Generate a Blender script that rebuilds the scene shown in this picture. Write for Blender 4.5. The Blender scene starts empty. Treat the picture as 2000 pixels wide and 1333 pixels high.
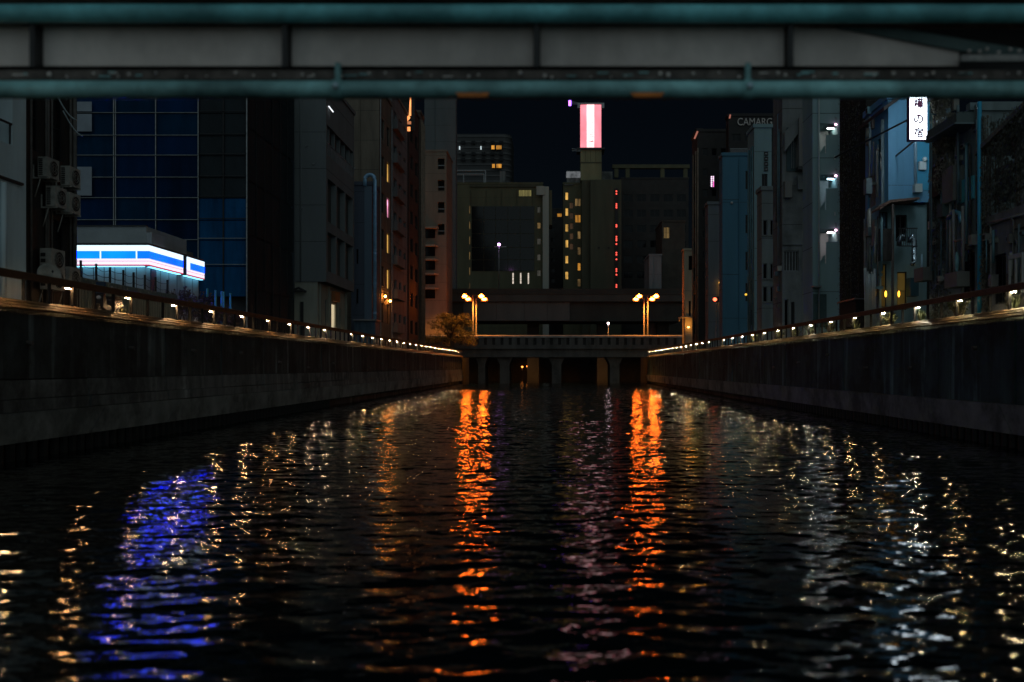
import bpy, math, random
import numpy as np
from mathutils import Vector
random.seed(7)
R = math.radians
sc = bpy.context.scene
col = sc.collection

# ------------------------------------------------------------------ camera, sky, moonlight, exposure
F, CX, CY, H = 1827.0, 1085.0, 718.0, 2.6        # focal length in photo pixels, vanishing point, eye height above the water
cd = bpy.data.cameras.new('camera'); cam = bpy.data.objects.new('camera', cd); col.objects.link(cam)
cam.location = (0, 0, H); cam.rotation_euler = (R(90), 0, 0)
cd.sensor_width = 36; cd.lens = F/2000*36
cd.shift_x = -(CX-1000)/2000; cd.shift_y = (CY-666.5)/2000
cd.clip_start = .1; cd.clip_end = 3000
cd.dof.use_dof = True; cd.dof.focus_distance = 65; cd.dof.aperture_fstop = .65
sc.camera = cam
SUN_EL, SUN_AZ = 20, 4                           # moon and city glow from behind the camera, a little to the right
w = bpy.data.worlds.new('World'); sc.world = w; w.use_nodes = True
nt = w.node_tree; bg = nt.nodes['Background']
sky = nt.nodes.new('ShaderNodeTexSky'); sky.sky_type = 'NISHITA'; sky.sun_disc = False
sky.sun_elevation = R(SUN_EL); sky.sun_rotation = R(180-SUN_AZ); sky.ozone_density = 4.0; sky.dust_density = .3
nt.links.new(sky.outputs[0], bg.inputs[0]); bg.inputs[1].default_value = .0006
sd = bpy.data.lights.new('sun', 'SUN'); sd.energy = .46; sd.angle = R(120); sd.color = (.74, .95, 1.0)
sun = bpy.data.objects.new('sun', sd); col.objects.link(sun)
sv = Vector((math.sin(R(SUN_AZ))*math.cos(R(SUN_EL)), -math.cos(R(SUN_AZ))*math.cos(R(SUN_EL)), math.sin(R(SUN_EL))))
sun.rotation_euler = sv.to_track_quat('Z', 'Y').to_euler(); sun.location = (10, -20, 30)
vs = sc.view_settings; vs.view_transform = 'Standard'; vs.look = 'None'; vs.exposure = 0; vs.gamma = 1; vs.use_curve_mapping = False
try:
    sc.cycles.use_denoising = True; sc.cycles.denoising_prefilter = 'ACCURATE'; sc.cycles.caustics_reflective = False; sc.cycles.caustics_refractive = False; sc.cycles.use_light_tree = True
    sc.cycles.sample_clamp_indirect = .6; sc.cycles.sample_clamp_direct = 0
    sc.cycles.max_bounces = 4; sc.cycles.diffuse_bounces = 2; sc.cycles.glossy_bounces = 3
    sc.cycles.blur_glossy = 0
except Exception: pass

# ------------------------------------------------------------------ photo pixel -> place
def X(px, Y): return (px-CX)/F*Y
def Zh(py, Y): return H+(CY-py)/F*Y
def Yx(px, Xs): return Xs*F/(px-CX)

# ------------------------------------------------------------------ materials
MATS = {}
def M(name, c, rough=.75, var=.3, scale=1.2, streak=False, metal=0, bump=.15, spec=.4, bscale=14, dirt=0, runs=0):
    if name in MATS: return MATS[name]
    m = bpy.data.materials.new(name); m.use_nodes = True; n = m.node_tree; L = n.links.new
    b = n.nodes['Principled BSDF']; b.inputs['Roughness'].default_value = rough; b.inputs['Metallic'].default_value = metal
    b.inputs['Specular IOR Level'].default_value = spec
    g = n.nodes.new('ShaderNodeNewGeometry'); mp = n.nodes.new('ShaderNodeMapping')
    mp.inputs['Scale'].default_value = (scale, scale, scale*(.16 if streak else 1)); L(g.outputs['Position'], mp.inputs[0])
    t = n.nodes.new('ShaderNodeTexNoise'); t.inputs['Scale'].default_value = 1; t.inputs['Detail'].default_value = 5; t.inputs['Roughness'].default_value = .62
    L(mp.outputs[0], t.inputs[0])
    r = n.nodes.new('ShaderNodeMapRange'); r.inputs[1].default_value = .3; r.inputs[2].default_value = .7
    r.inputs[3].default_value = 1-var; r.inputs[4].default_value = 1+var; L(t.outputs[0], r.inputs[0])
    v = n.nodes.new('ShaderNodeVectorMath'); v.operation = 'SCALE'; v.inputs[0].default_value = c; L(r.outputs[0], v.inputs['Scale'])
    outc = v.outputs[0]
    if dirt:
        t3 = n.nodes.new('ShaderNodeTexNoise'); t3.inputs['Scale'].default_value = .35; t3.inputs['Detail'].default_value = 5; t3.inputs['Roughness'].default_value = .7
        L(g.outputs['Position'], t3.inputs[0])
        r3 = n.nodes.new('ShaderNodeMapRange'); r3.inputs[1].default_value = .48; r3.inputs[2].default_value = .62
        r3.inputs[3].default_value = 1; r3.inputs[4].default_value = 1-dirt; L(t3.outputs[0], r3.inputs[0])
        v3 = n.nodes.new('ShaderNodeVectorMath'); v3.operation = 'SCALE'; L(outc, v3.inputs[0]); L(r3.outputs[0], v3.inputs['Scale']); outc = v3.outputs[0]
    if runs:                                     # pale lime runs and dark drips down the face
        m4 = n.nodes.new('ShaderNodeMapping'); m4.inputs['Scale'].default_value = (1.6, 1.6, .14); L(g.outputs['Position'], m4.inputs[0])
        t4 = n.nodes.new('ShaderNodeTexNoise'); t4.inputs['Scale'].default_value = 1; t4.inputs['Detail'].default_value = 4; L(m4.outputs[0], t4.inputs[0])
        r4 = n.nodes.new('ShaderNodeMapRange'); r4.inputs[1].default_value = .56; r4.inputs[2].default_value = .70; r4.inputs[3].default_value = 1; r4.inputs[4].default_value = 1+runs; L(t4.outputs[0], r4.inputs[0])
        v4 = n.nodes.new('ShaderNodeVectorMath'); v4.operation = 'SCALE'; L(outc, v4.inputs[0]); L(r4.outputs[0], v4.inputs['Scale']); outc = v4.outputs[0]
    L(outc, b.inputs['Base Color'])
    if bump:
        t2 = n.nodes.new('ShaderNodeTexNoise'); t2.inputs['Scale'].default_value = bscale; t2.inputs['Detail'].default_value = 2; L(g.outputs['Position'], t2.inputs[0])
        bp = n.nodes.new('ShaderNodeBump'); bp.inputs['Strength'].default_value = bump; bp.inputs['Distance'].default_value = .05
        L(t2.outputs[0], bp.inputs['Height']); L(bp.outputs[0], b.inputs['Normal'])
    MATS[name] = m; return m
def E(name, c, s=1.0, var=0, scale=(3, 3, .3)):
    if name in MATS: return MATS[name]
    m = bpy.data.materials.new(name); m.use_nodes = True; n = m.node_tree; L = n.links.new
    b = n.nodes['Principled BSDF']; b.inputs['Base Color'].default_value = (.02, .02, .02, 1); b.inputs['Roughness'].default_value = .4
    b.inputs['Emission Color'].default_value = (*c, 1); b.inputs['Emission Strength'].default_value = s
    if var:
        g = n.nodes.new('ShaderNodeNewGeometry'); mp = n.nodes.new('ShaderNodeMapping'); mp.inputs['Scale'].default_value = scale; L(g.outputs['Position'], mp.inputs[0])
        t = n.nodes.new('ShaderNodeTexNoise'); t.inputs['Scale'].default_value = 1; t.inputs['Detail'].default_value = 3; L(mp.outputs[0], t.inputs[0])
        r = n.nodes.new('ShaderNodeMapRange'); r.inputs[1].default_value = .35; r.inputs[2].default_value = .65
        r.inputs[3].default_value = s*(1-var); r.inputs[4].default_value = s*(1+var); L(t.outputs[0], r.inputs[0]); L(r.outputs[0], b.inputs['Emission Strength'])
    MATS[name] = m; return m

conc = M('weathered_concrete', (.17, .175, .17), .85, .4, 1.0, True, dirt=.6, runs=.6)
conc_dark = M('damp_algae_concrete', (.050, .060, .060), .8, .5, .9, True, dirt=.6, runs=2.2)
conc_skirt = M('pale_skirt_concrete', (.22, .235, .225), .85, .35, .8, False, dirt=.55)
asphalt = M('asphalt', (.05, .05, .05), .9, .3, 2)
wood = M('weathered_board', (.17, .11, .06), .6, .35, 3)
rail_wood = M('rail_timber', (.08, .045, .022), .55, .35, 2.5)
steel_dark = M('dark_painted_steel', (.03, .03, .032), .5, .3, 3)
steel_grey = M('galvanised_steel', (.32, .34, .35), .4, .25, 4, metal=.7)
teal = M('teal_bridge_paint', (.20, .66, .72), .5, .4, 1.6, dirt=.45)
teal_dark = M('dark_teal_pipe_paint', (.28, .60, .62), .4, .45, 2.0, dirt=.5)
web_grey = M('grey_girder_paint', (.78, .70, .66), .7, .2, .9, True, dirt=.28)
rust = M('rusty_steel', (.13, .11, .10), .8, .6, 6, dirt=.4)
pinkstone = M('pinkish_fascia_concrete', (.50, .40, .38), .8, .5, 5, dirt=.5)
amber = M('amber_plate_paint', (.75, .22, .03), .5, .3, 5)
glass = M('dark_window_glass', (.008, .009, .011), .07, .1, 1, bump=0, spec=.2)
frame_al = M('aluminium_frame', (.25, .26, .27), .45, .2, 3, metal=.5)
frame_dk = M('dark_frame', (.03, .03, .032), .5, .2, 3)
white_paint = M('white_render', (.68, .82, .87), .8, .2, .7, True)
ac_white = M('dirty_white_casing', (.42, .42, .38), .55, .25, 4, dirt=.3)
ac_dark = M('dark_grille', (.02, .02, .02), .6, .2, 3)
leaf_a = M('leaf_green', (.12, .11, .045), .6, .5, 3, bump=0)
leaf_p = M('pale_leaf', (.15, .17, .09), .55, .5, 4, bump=0)
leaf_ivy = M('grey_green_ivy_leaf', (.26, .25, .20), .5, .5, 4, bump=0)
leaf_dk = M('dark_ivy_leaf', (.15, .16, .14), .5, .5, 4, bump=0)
leaf_br = M('brownish_leaf', (.16, .12, .10), .6, .5, 4, bump=0)
bark = M('bark', (.08, .06, .045), .9, .4, 5)
lens_l = [E('warm_rail_lamp', (1, .60, .28), 480), E('warm_rail_lamp_dim', (1, .54, .22), 280), E('warm_rail_lamp_pale', (1, .72, .42), 440)]
lens_r = [E('yellow_rail_lamp', (1, .82, .46), 470), E('yellow_rail_lamp_dim', (1, .74, .36), 280), E('yellow_rail_lamp_pale', (1, .90, .62), 440)]
sodium = E('sodium_lamp', (1, .155, .012), 180)

for m in (leaf_a, leaf_p, leaf_ivy, leaf_dk, leaf_br):                  # thin leaves let half of the light through
    n = m.node_tree; b = n.nodes['Principled BSDF']; tl = n.nodes.new('ShaderNodeBsdfTranslucent'); mx = n.nodes.new('ShaderNodeMixShader'); mx.inputs[0].default_value = .45
    src = b.inputs['Base Color'].links[0].from_socket; n.links.new(src, tl.inputs[0])
    n.links.new(b.outputs[0], mx.inputs[1]); n.links.new(tl.outputs[0], mx.inputs[2]); n.links.new(mx.outputs[0], n.nodes['Material Output'].inputs['Surface'])

# ------------------------------------------------------------------ mesh helpers
ORG = {}
class MB:
    def __init__(s): s.v = []; s.f = []
    def box(s, x0, x1, y0, y1, z0, z1):
        if x0 > x1: x0, x1 = x1, x0
        if y0 > y1: y0, y1 = y1, y0
        if z0 > z1: z0, z1 = z1, z0
        k = len(s.v)
        s.v += [(x0,y0,z0),(x1,y0,z0),(x1,y1,z0),(x0,y1,z0),(x0,y0,z1),(x1,y0,z1),(x1,y1,z1),(x0,y1,z1)]
        s.f += [(k+3,k+2,k+1,k),(k+4,k+5,k+6,k+7),(k,k+1,k+5,k+4),(k+1,k+2,k+6,k+5),(k+2,k+3,k+7,k+6),(k+3,k,k+4,k+7)]
        return s
    def poly(s, pts, d):                         # a flat polygon swept along the vector d
        k = len(s.v); n = len(pts); d = Vector(d)
        s.v += [tuple(p) for p in pts] + [tuple(Vector(p)+d) for p in pts]
        s.f += [tuple(range(k, k+n)), tuple(range(k+2*n-1, k+n-1, -1))]
        for i in range(n): s.f.append((k+i, k+n+i, k+n+(i+1) % n, k+(i+1) % n))
        return s
    def tube(s, pts, r, n=8, caps=True):
        pts = [Vector(p) for p in pts]; rings = []
        rr = r if isinstance(r, (list, tuple)) else [r]*len(pts)
        for i, p in enumerate(pts):
            d = (pts[min(i+1, len(pts)-1)]-pts[max(i-1, 0)]).normalized()
            a = d.orthogonal().normalized() if abs(d.z) < .99 else Vector((1, 0, 0))
            if abs(d.z) < .99: a = Vector((0, 0, 1)).cross(d).normalized()
            b = d.cross(a).normalized(); k = len(s.v)
            for j in range(n):
                t = 2*math.pi*j/n; s.v.append(tuple(p+(a*math.cos(t)+b*math.sin(t))*rr[i]))
            rings.append(k)
        for i in range(len(rings)-1):
            for j in range(n):
                a, b = rings[i], rings[i+1]; s.f.append((a+j, a+(j+1) % n, b+(j+1) % n, b+j))
        if caps:
            s.f.append(tuple(rings[0]+j for j in range(n-1, -1, -1))); s.f.append(tuple(rings[-1]+j for j in range(n)))
        return s
    def quad(s, a, b, c, d):
        k = len(s.v); s.v += [tuple(a), tuple(b), tuple(c), tuple(d)]; s.f.append((k, k+1, k+2, k+3)); return s
    def ellipsoid(s, c, r, nu=12, nv=7):
        k = len(s.v)
        for i in range(nv+1):
            ph = math.pi*i/nv
            for j in range(nu):
                th = 2*math.pi*j/nu
                s.v.append((c[0]+r[0]*math.sin(ph)*math.cos(th), c[1]+r[1]*math.sin(ph)*math.sin(th), c[2]+r[2]*math.cos(ph)))
        for i in range(nv):
            for j in range(nu): s.f.append((k+i*nu+j, k+(i+1)*nu+j, k+(i+1)*nu+(j+1) % nu, k+i*nu+(j+1) % nu))
        return s
    def mesh(s, name, mat, off=(0, 0, 0), smooth=False):
        me = bpy.data.meshes.new(name)
        me.from_pydata([(a-off[0], b-off[1], c-off[2]) for a, b, c in s.v], [], s.f)
        if mat: me.materials.append(mat)
        if smooth: me.polygons.foreach_set('use_smooth', [True]*len(me.polygons))
        me.update(); return me
    def build(s, name, mat, parent=None, smooth=False, loc=None):
        off = ORG[parent.name] if parent else (loc or (0, 0, 0))
        o = bpy.data.objects.new(name, s.mesh(name, mat, off, smooth)); col.objects.link(o)
        ORG[o.name] = off
        if parent: o.parent = parent
        elif loc: o.location = loc
        return o
def inst(name, me, parent, loc, rot=(0, 0, 0)):
    o = bpy.data.objects.new(name, me); col.objects.link(o); off = ORG[parent.name]
    o.parent = parent; o.location = (loc[0]-off[0], loc[1]-off[1], loc[2]-off[2]); o.rotation_euler = rot
    ORG[o.name] = tuple(loc); return o
def tag(o, label, cat, group=None):
    o['label'] = label; o['category'] = cat
    if group: o['group'] = group
    return o
def thing(name, label, cat, loc, group=None):
    o = bpy.data.objects.new(name, None); col.objects.link(o); o.location = loc; o.empty_display_size = .3
    ORG[o.name] = tuple(loc); return tag(o, label, cat, group)
def struct(name, mb, mat, kind='structure'):
    o = mb.build(name, mat); o['kind'] = kind; return o
def copy_thing(root, loc, label, group=None):
    r = root.copy(); col.objects.link(r); r.location = loc; r['label'] = label
    if group: r['group'] = group
    ORG[r.name] = tuple(loc)
    for ch in list(root.children):
        c = ch.copy(); col.objects.link(c); c.parent = r
        for g in ch.children:
            d = g.copy(); col.objects.link(d); d.parent = c
    return r

# ------------------------------------------------------------------ building helper: walls with real openings on two faces
def wall_face(mb, axis, const, u0, u1, v0, v1, ops, depth, sgn):
    """axis 'y': plane y=const facing -y, u is x.  axis 'x': plane x=const facing sgn, u is y."""
    us = sorted({u0, u1, *[o[0] for o in ops], *[o[1] for o in ops]}); vv = sorted({v0, v1, *[o[2] for o in ops], *[o[3] for o in ops]})
    def pt(u, v, d=0): return (u, const+d, v) if axis == 'y' else (const-sgn*d, u, v)
    for i in range(len(us)-1):
        for j in range(len(vv)-1):
            cu, cv = (us[i]+us[i+1])/2, (vv[j]+vv[j+1])/2
            if any(o[0] < cu < o[1] and o[2] < cv < o[3] for o in ops): continue
            mb.quad(pt(us[i], vv[j]), pt(us[i+1], vv[j]), pt(us[i+1], vv[j+1]), pt(us[i], vv[j+1]))
    for a, b, c, d in [o[:4] for o in ops]:
        for p, q in (((a, c), (b, c)), ((b, c), (b, d)), ((b, d), (a, d)), ((a, d), (a, c))):
            mb.quad(pt(*p), pt(*q), pt(*q, depth), pt(*p, depth))
def window(par, axis, const, sgn, a, b, c, d, depth, pane, frame, nu=2, nv=1, sill=False, fw=.06):
    f = MB(); dd = depth*.7
    def bx(m, ua, ub, va, vb, t0, t1):
        if axis == 'y': m.box(ua, ub, const+t0, const+t1, va, vb)
        else: m.box(const-sgn*t0, const-sgn*t1, ua, ub, va, vb)
    e = .004
    bx(f, a+e, a+fw, c+e, d-e, dd, dd+.05); bx(f, b-fw, b-e, c+e, d-e, dd, dd+.05)
    bx(f, a+fw, b-fw, c+e, c+fw, dd, dd+.05); bx(f, a+fw, b-fw, d-fw, d-e, dd, dd+.05)
    for i in range(1, nu): u = a+(b-a)*i/nu; bx(f, u-fw*.4, u+fw*.4, c+fw, d-fw, dd+.003, dd+.047)
    for j in range(1, nv): v = c+(d-c)*j/nv; bx(f, a+fw, b-fw, v-fw*.4, v+fw*.4, dd+.006, dd+.044)
    fo = f.build('window', frame, par)
    p = MB(); bx(p, a+.012, b-.012, c+.012, d-.012, dd+.02, dd+.035); p.build('pane', pane, fo)
    if sill:
        s_ = MB(); bx(s_, a-.08, b+.08, c-.09, c-.005, -.1, depth*.6); s_.build('sill', M('sill_concrete', (.2, .2, .19), .8, .3, 3), fo)
    return fo
def building(name, label, x0, x1, y0, y1, z0, z1, mat, side, front=(), sidew=(), depth=.18, group=None, coping=True, cat='building', cop_mat=None):
    """side=+1: canal face is x1 (left bank);  -1: canal face is x0 (right bank).  openings: (a,b,c,d,pane,frame,nu,nv,sill)"""
    t = thing(name, label, cat, ((x0+x1)/2, (y0+y1)/2, z0), group)
    mb = MB(); xs = x1 if side > 0 else x0; xo = x0 if side > 0 else x1
    wall_face(mb, 'y', y0, x0, x1, z0, z1, front, depth, -1)
    wall_face(mb, 'x', xs, y0, y1, z0, z1, sidew, depth, side)
    mb.quad((xo, y0, z0), (xo, y1, z0), (xo, y1, z1), (xo, y0, z1)); mb.quad((x0, y1, z0), (x1, y1, z0), (x1, y1, z1), (x0, y1, z1))
    mb.quad((x0, y0, z1), (x1, y0, z1), (x1, y1, z1), (x0, y1, z1))
    mb.build('wall', mat, t)
    if coping:
        c = MB(); o = .12; h = .35
        c.box(x0-o, x1+o, y0-o, y0+.25, z1+.003, z1+h); c.box(x0-o, x1+o, y1-.25, y1+o, z1+.003, z1+h)
        c.box(x0-o, x0+.25, y0+.25, y1-.25, z1+.003, z1+h); c.box(x1-.25, x1+o, y0+.25, y1-.25, z1+.003, z1+h)
        c.build('coping', cop_mat or mat, t)
    rj = random.Random(int(abs(x0)*100+y0*7)); zz_ = z0+3.4; jm = M('dark_joint', (.03, .03, .03), .9, .2, 2)  # thin dark strips mark the floor joints
    while zz_ < z1-.5 and z1-z0 > 8:
        if not any(o[2]-.15 < zz_ < o[3]+.15 for o in front): MB().box(x0+.01, x1-.01, y0-.010, y0-.002, zz_, zz_+.03).build('floor_joint', jm, t)
        if not any(o[2]-.15 < zz_ < o[3]+.15 for o in sidew): MB().box(xs+side*.002, xs+side*.010, y0+.01, y1-.01, zz_, zz_+.03).build('floor_joint', jm, t)
        zz_ += 3.1
    if z1-z0 > 8 and not front:
        for k in range(3):
            xv, zv = rj.uniform(x0+.4, x1-.4), rj.uniform(z0+3, min(z1, 24)); MB().tube([(xv, y0-.09, zv), (xv, y0-.002, zv)], .09, 8).build('vent_cap', frame_al, t)
        xv = rj.uniform(x0+.3, x1-.3); MB().tube([(xv, y0-.08, z0), (xv, y0-.08, z1)], .05, 7).build('downpipe', mat, t, True)
    for axis, const, sg, lst in (('y', y0, -1, front), ('x', xs, side, sidew)):
        for o in lst:
            a, b, c, d = o[:4]; k = list(o[4:])+[None]*6
            if k[0] is False: continue
            window(t, axis, const, sg, a, b, c, d, depth, k[0] or glass, k[1] or frame_al, k[2] or 2, k[3] or 1, k[4] or False)
    return t
def grid_side(y0, y1, z0, z1, ny, nz, fu=.55, fv=.55, pane=None, frame=None, nu=2, nv=1, lit=None, sill=False, skip=()):
    r = []
    for i in range(ny):
        for j in range(nz):
            if (i, j) in skip: continue
            cu = y0+(y1-y0)*(i+.5)/ny; cv = z0+(z1-z0)*(j+.5)/nz; hu = (y1-y0)/ny*fu/2; hv = (z1-z0)/nz*fv/2
            r.append((cu-hu, cu+hu, cv-hv, cv+hv, (lit or {}).get((i, j), pane), frame, nu, nv, sill))
    return r
def sbox(par, name, mat, Xs, px0, px1, py0, py1, out, back=0.02):     # a box standing out from a canal-facing wall
    sg = 1 if Xs < 0 else -1
    ya, yb = sorted((Yx(px0, Xs), Yx(px1, Xs))); ym = (ya+yb)/2
    return MB().box(Xs-sg*back, Xs+sg*out, ya, yb, Zh(py1, ym), Zh(py0, ym)).build(name, mat, par)
def fbox(par, name, mat, Yf, px0, px1, py0, py1, out, back=.02):      # a box standing out from a camera-facing wall
    return MB().box(X(px0, Yf), X(px1, Yf), Yf-out, Yf+back, Zh(py1, Yf), Zh(py0, Yf)).build(name, mat, par)

# ================================================================== SETTING: water, ground, banks
XL, XR, TOP, YB = -15.0, 14.75, 4.5, 149.0
wm = bpy.data.materials.new('canal_water'); wm.use_nodes = True; n = wm.node_tree; L = n.links.new
b = n.nodes['Principled BSDF']; b.inputs['Base Color'].default_value = (.004, .006, .006, 1); b.inputs['Roughness'].default_value = .05
b.inputs['IOR'].default_value = 1.33; b.inputs['Specular IOR Level'].default_value = .5
g = n.nodes.new('ShaderNodeNewGeometry')
geo_n = g.outputs['Normal']
mp = n.nodes.new('ShaderNodeMapping'); mp.inputs['Scale'].default_value = (8, 15, 1); mp.inputs['Rotation'].default_value = (0, 0, R(9)); L(g.outputs['Position'], mp.inputs[0])
t = n.nodes.new('ShaderNodeTexNoise'); t.inputs['Scale'].default_value = 1; t.inputs['Detail'].default_value = 1; t.inputs['Distortion'].default_value = .4; L(mp.outputs[0], t.inputs[0])
sb = n.nodes.new('ShaderNodeVectorMath'); sb.operation = 'SUBTRACT'; sb.inputs[1].default_value = (.5, .5, .5); L(t.outputs['Color'], sb.inputs[0])
ml = n.nodes.new('ShaderNodeVectorMath'); ml.operation = 'MULTIPLY'; ml.inputs[1].default_value = (.09, .17, 0); L(sb.outputs[0], ml.inputs[0])   # capillary ripples on top of the modelled waves
ad = n.nodes.new('ShaderNodeVectorMath'); ad.operation = 'ADD'; L(geo_n, ad.inputs[0]); L(ml.outputs[0], ad.inputs[1])
nm = n.nodes.new('ShaderNodeVectorMath'); nm.operation = 'NORMALIZE'; L(ad.outputs[0], nm.inputs[0]); L(nm.outputs[0], b.inputs['Normal'])
def water_mesh():
    rng = np.random.default_rng(11)
    ys = np.concatenate([[-30], np.arange(4, 45, .056), np.arange(45, 156, .125), [195]]); xs = np.concatenate([[-60, -20], np.arange(-15.6, 15.5, .06), [20, 60]])
    gx, gy = np.meshgrid(xs, ys); h = np.zeros_like(gx)
    N = 80; lam = np.exp(rng.uniform(np.log(.15), np.log(1.1), N)); th = rng.normal(0, .37, N); ph = rng.uniform(0, 6.283, N)
    SL = .102*math.sqrt(2.0/N)
    for k in range(N):
        kk = 6.2832/lam[k]; h += SL/kk*np.sin(kk*(np.sin(th[k])*gx+np.cos(th[k])*gy)+ph[k]+.6*np.sin(.21*gx*np.cos(k)+.17*gy+k))
    gust = 1+.24*np.sin(.31*gx+.9*np.sin(.07*gy))*np.sin(.11*gy+.5)+.12*np.sin(.83*gy+.4*gx+1.3)
    h *= gust; h[0] = 0; h[-1] = 0; h[:, :2] = 0; h[:, -2:] = 0
    ny, nx = gx.shape; co = np.stack([gx, gy, h], -1).reshape(-1).astype(np.float32)
    a = (np.arange(ny-1)[:, None]*nx+np.arange(nx-1)[None]).reshape(-1); q = np.stack([a, a+1, a+nx+1, a+nx], -1).reshape(-1).astype(np.int32)
    me = bpy.data.meshes.new('water'); me.vertices.add(nx*ny); me.vertices.foreach_set('co', co)
    nf = len(a); me.loops.add(nf*4); me.loops.foreach_set('vertex_index', q); me.polygons.add(nf)
    me.polygons.foreach_set('loop_start', np.arange(0, nf*4, 4, dtype=np.int32)); me.polygons.foreach_set('use_smooth', np.ones(nf, bool))
    me.materials.append(wm); me.update(calc_edges=True); me.validate()
    o = bpy.data.objects.new('water', me); col.objects.link(o); o['kind'] = 'structure'
water_mesh()
struct('ground', MB().box(-400, XL-.9, -40, 172, -.5, TOP-.06), asphalt)
struct('ground', MB().box(XR+.9, 400, -40, 172, -.5, TOP-.06), asphalt)
struct('ground', MB().box(-900, 900, 188, 1400, -.5, TOP-.06), asphalt)

def bank(side):
    xs = XL if side < 0 else XR; s = -side                       # s points towards the canal
    nm_ = 'left' if side < 0 else 'right'
    t = thing('embankment_wall', 'dark stained concrete canal wall on the %s bank' % nm_, 'canal wall', (xs, 0, 0), 'canal walls')
    L_ = 6.0; n0, n1 = -2, 25
    if side < 0: courses = [(2.27, 4.12, .0, conc_dark), (1.72, 2.25, .05, conc), (1.36, 1.70, .09, conc)]; sk = (.5, 1.34, .14)
    else: courses = [(1.42, 4.12, .0, M('teal_stained_concrete', (.045, .082, .08), .8, .55, .9, True, dirt=.6, runs=2.2))]; sk = (.45, 1.40, .14)
    for z0, z1, o, m in courses:
        me = MB().box(-s*.85, s*o, .03, L_-.03, z0, z1).mesh('wall_panel', m)
        for k in range(n0, n1): inst('wall_panel', me, t, (xs+s*random.uniform(-.03, .02), k*L_+random.uniform(0, .02), random.uniform(-.008, .008)))
    rake = .9
    z0, z1, o = sk
    me = MB().poly([(s*o, .03+rake, z1), (s*o, L_-.03+rake, z1), (s*(o-.05), L_-.03, z0), (s*(o-.05), .03, z0)], (-s*.8, 0, 0)).mesh('skirt_panel', conc_skirt)
    for k in range(n0, n1): inst('skirt_panel', me, t, (xs+s*random.uniform(0, .012), k*L_, 0))
    MB().box(xs-s*.9, xs-s*.3, n0*L_, YB, -.6, 4.3).build('core', conc_dark, t)
    wp = MB().tube([(-s*.2, 0, 0), (s*.16, 0, -.02)], .07, 10).mesh('weep_pipe', rust)
    for k in range(1, 24): inst('weep_pipe', wp, t, (xs, k*L_+2.6+random.uniform(-.4, .4), random.choice((2.6, 2.9, 3.3))))
    pm = MB().tube([(0, 0, -.6), (0, 0, .55)], .14, 7).mesh('pile', M('wet_pile', (.012, .012, .011), .7, .5, 4))
    y = 16.0
    while y < 62: inst('pile', pm, t, (xs-s*.05, y, 0)); y += .55+random.uniform(-.05, .05)
    # sloping board apron along the top
    prof = [(4.50, .0), (4.41, .085), (4.32, .17), (4.23, .255)]
    for i in range(3):
        (za, xa), (zb, xb) = prof[i], prof[i+1]
        me = MB().poly([(s*xa, .008, za), (s*xb, .008, zb+.018), (s*(xb-.05), .008, zb-.02), (s*(xa-.05), .008, za-.04)], (0, 3.984, 0)).mesh('board', wood)
        for k in range(-3, 37): inst('board', me, t, (xs, k*4.0+.7*i, random.uniform(-.006, .006)))
    return t
bank(-1); bank(1)
struct('quay', MB().box(-120, 120, 187.2, 188.2, -.6, TOP), M('black_quay_stone', (.012, .012, .012), .9, .3, 1))

def railing(side):
    xs = XL if side < 0 else XR; s = -side; nm_ = 'left' if side < 0 else 'right'
    t = thing('railing', 'long brown railing with small lamps under its handrail on the %s canal bank' % nm_, 'railing', (xs, 0, TOP), 'canal railings')
    hr = MB().poly([(0, 0, 5.30), (s*.07, 0, 5.27), (s*.05, 0, 5.08), (-s*.09, 0, 5.08), (-s*.12, 0, 5.28)], (0, 7.99, 0)).mesh('handrail', rail_wood)
    for k in range(-2, 19): inst('handrail', hr, t, (xs, k*8.0, 0))
    post = MB().box(-.045, .045, -.026, .026, TOP-.02, 5.085).mesh('post', M('black_post_paint', (.012, .012, .013), .6, .3, 4))
    y0 = (27400/945 if side < 0 else XR*F/785)-8*4.0
    hs = MB().box(-.045, .045, -.27, .27, 5.045, 5.079).mesh('lamp', steel_dark)
    lns = [MB().box(-.016, .016, -.22, .22, 5.032, 5.044).mesh('lens', m_) for m_ in (lens_l if side < 0 else lens_r)]
    k = 0; y = y0
    off = {17} if side < 0 else {21}
    while y < YB-1:
        inst('post', post, t, (xs+s*.03, y, 0))
        if k % 3 == 0 and k//3 not in off:
            lo = inst('lamp', hs, t, (xs-s*.065, y, 0)); inst('lens', random.choice(lns), lo, (xs-s*.065, y, 0))
        y += 4.0/3; k += 1
    return t
railing(-1); railing(1)

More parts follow.
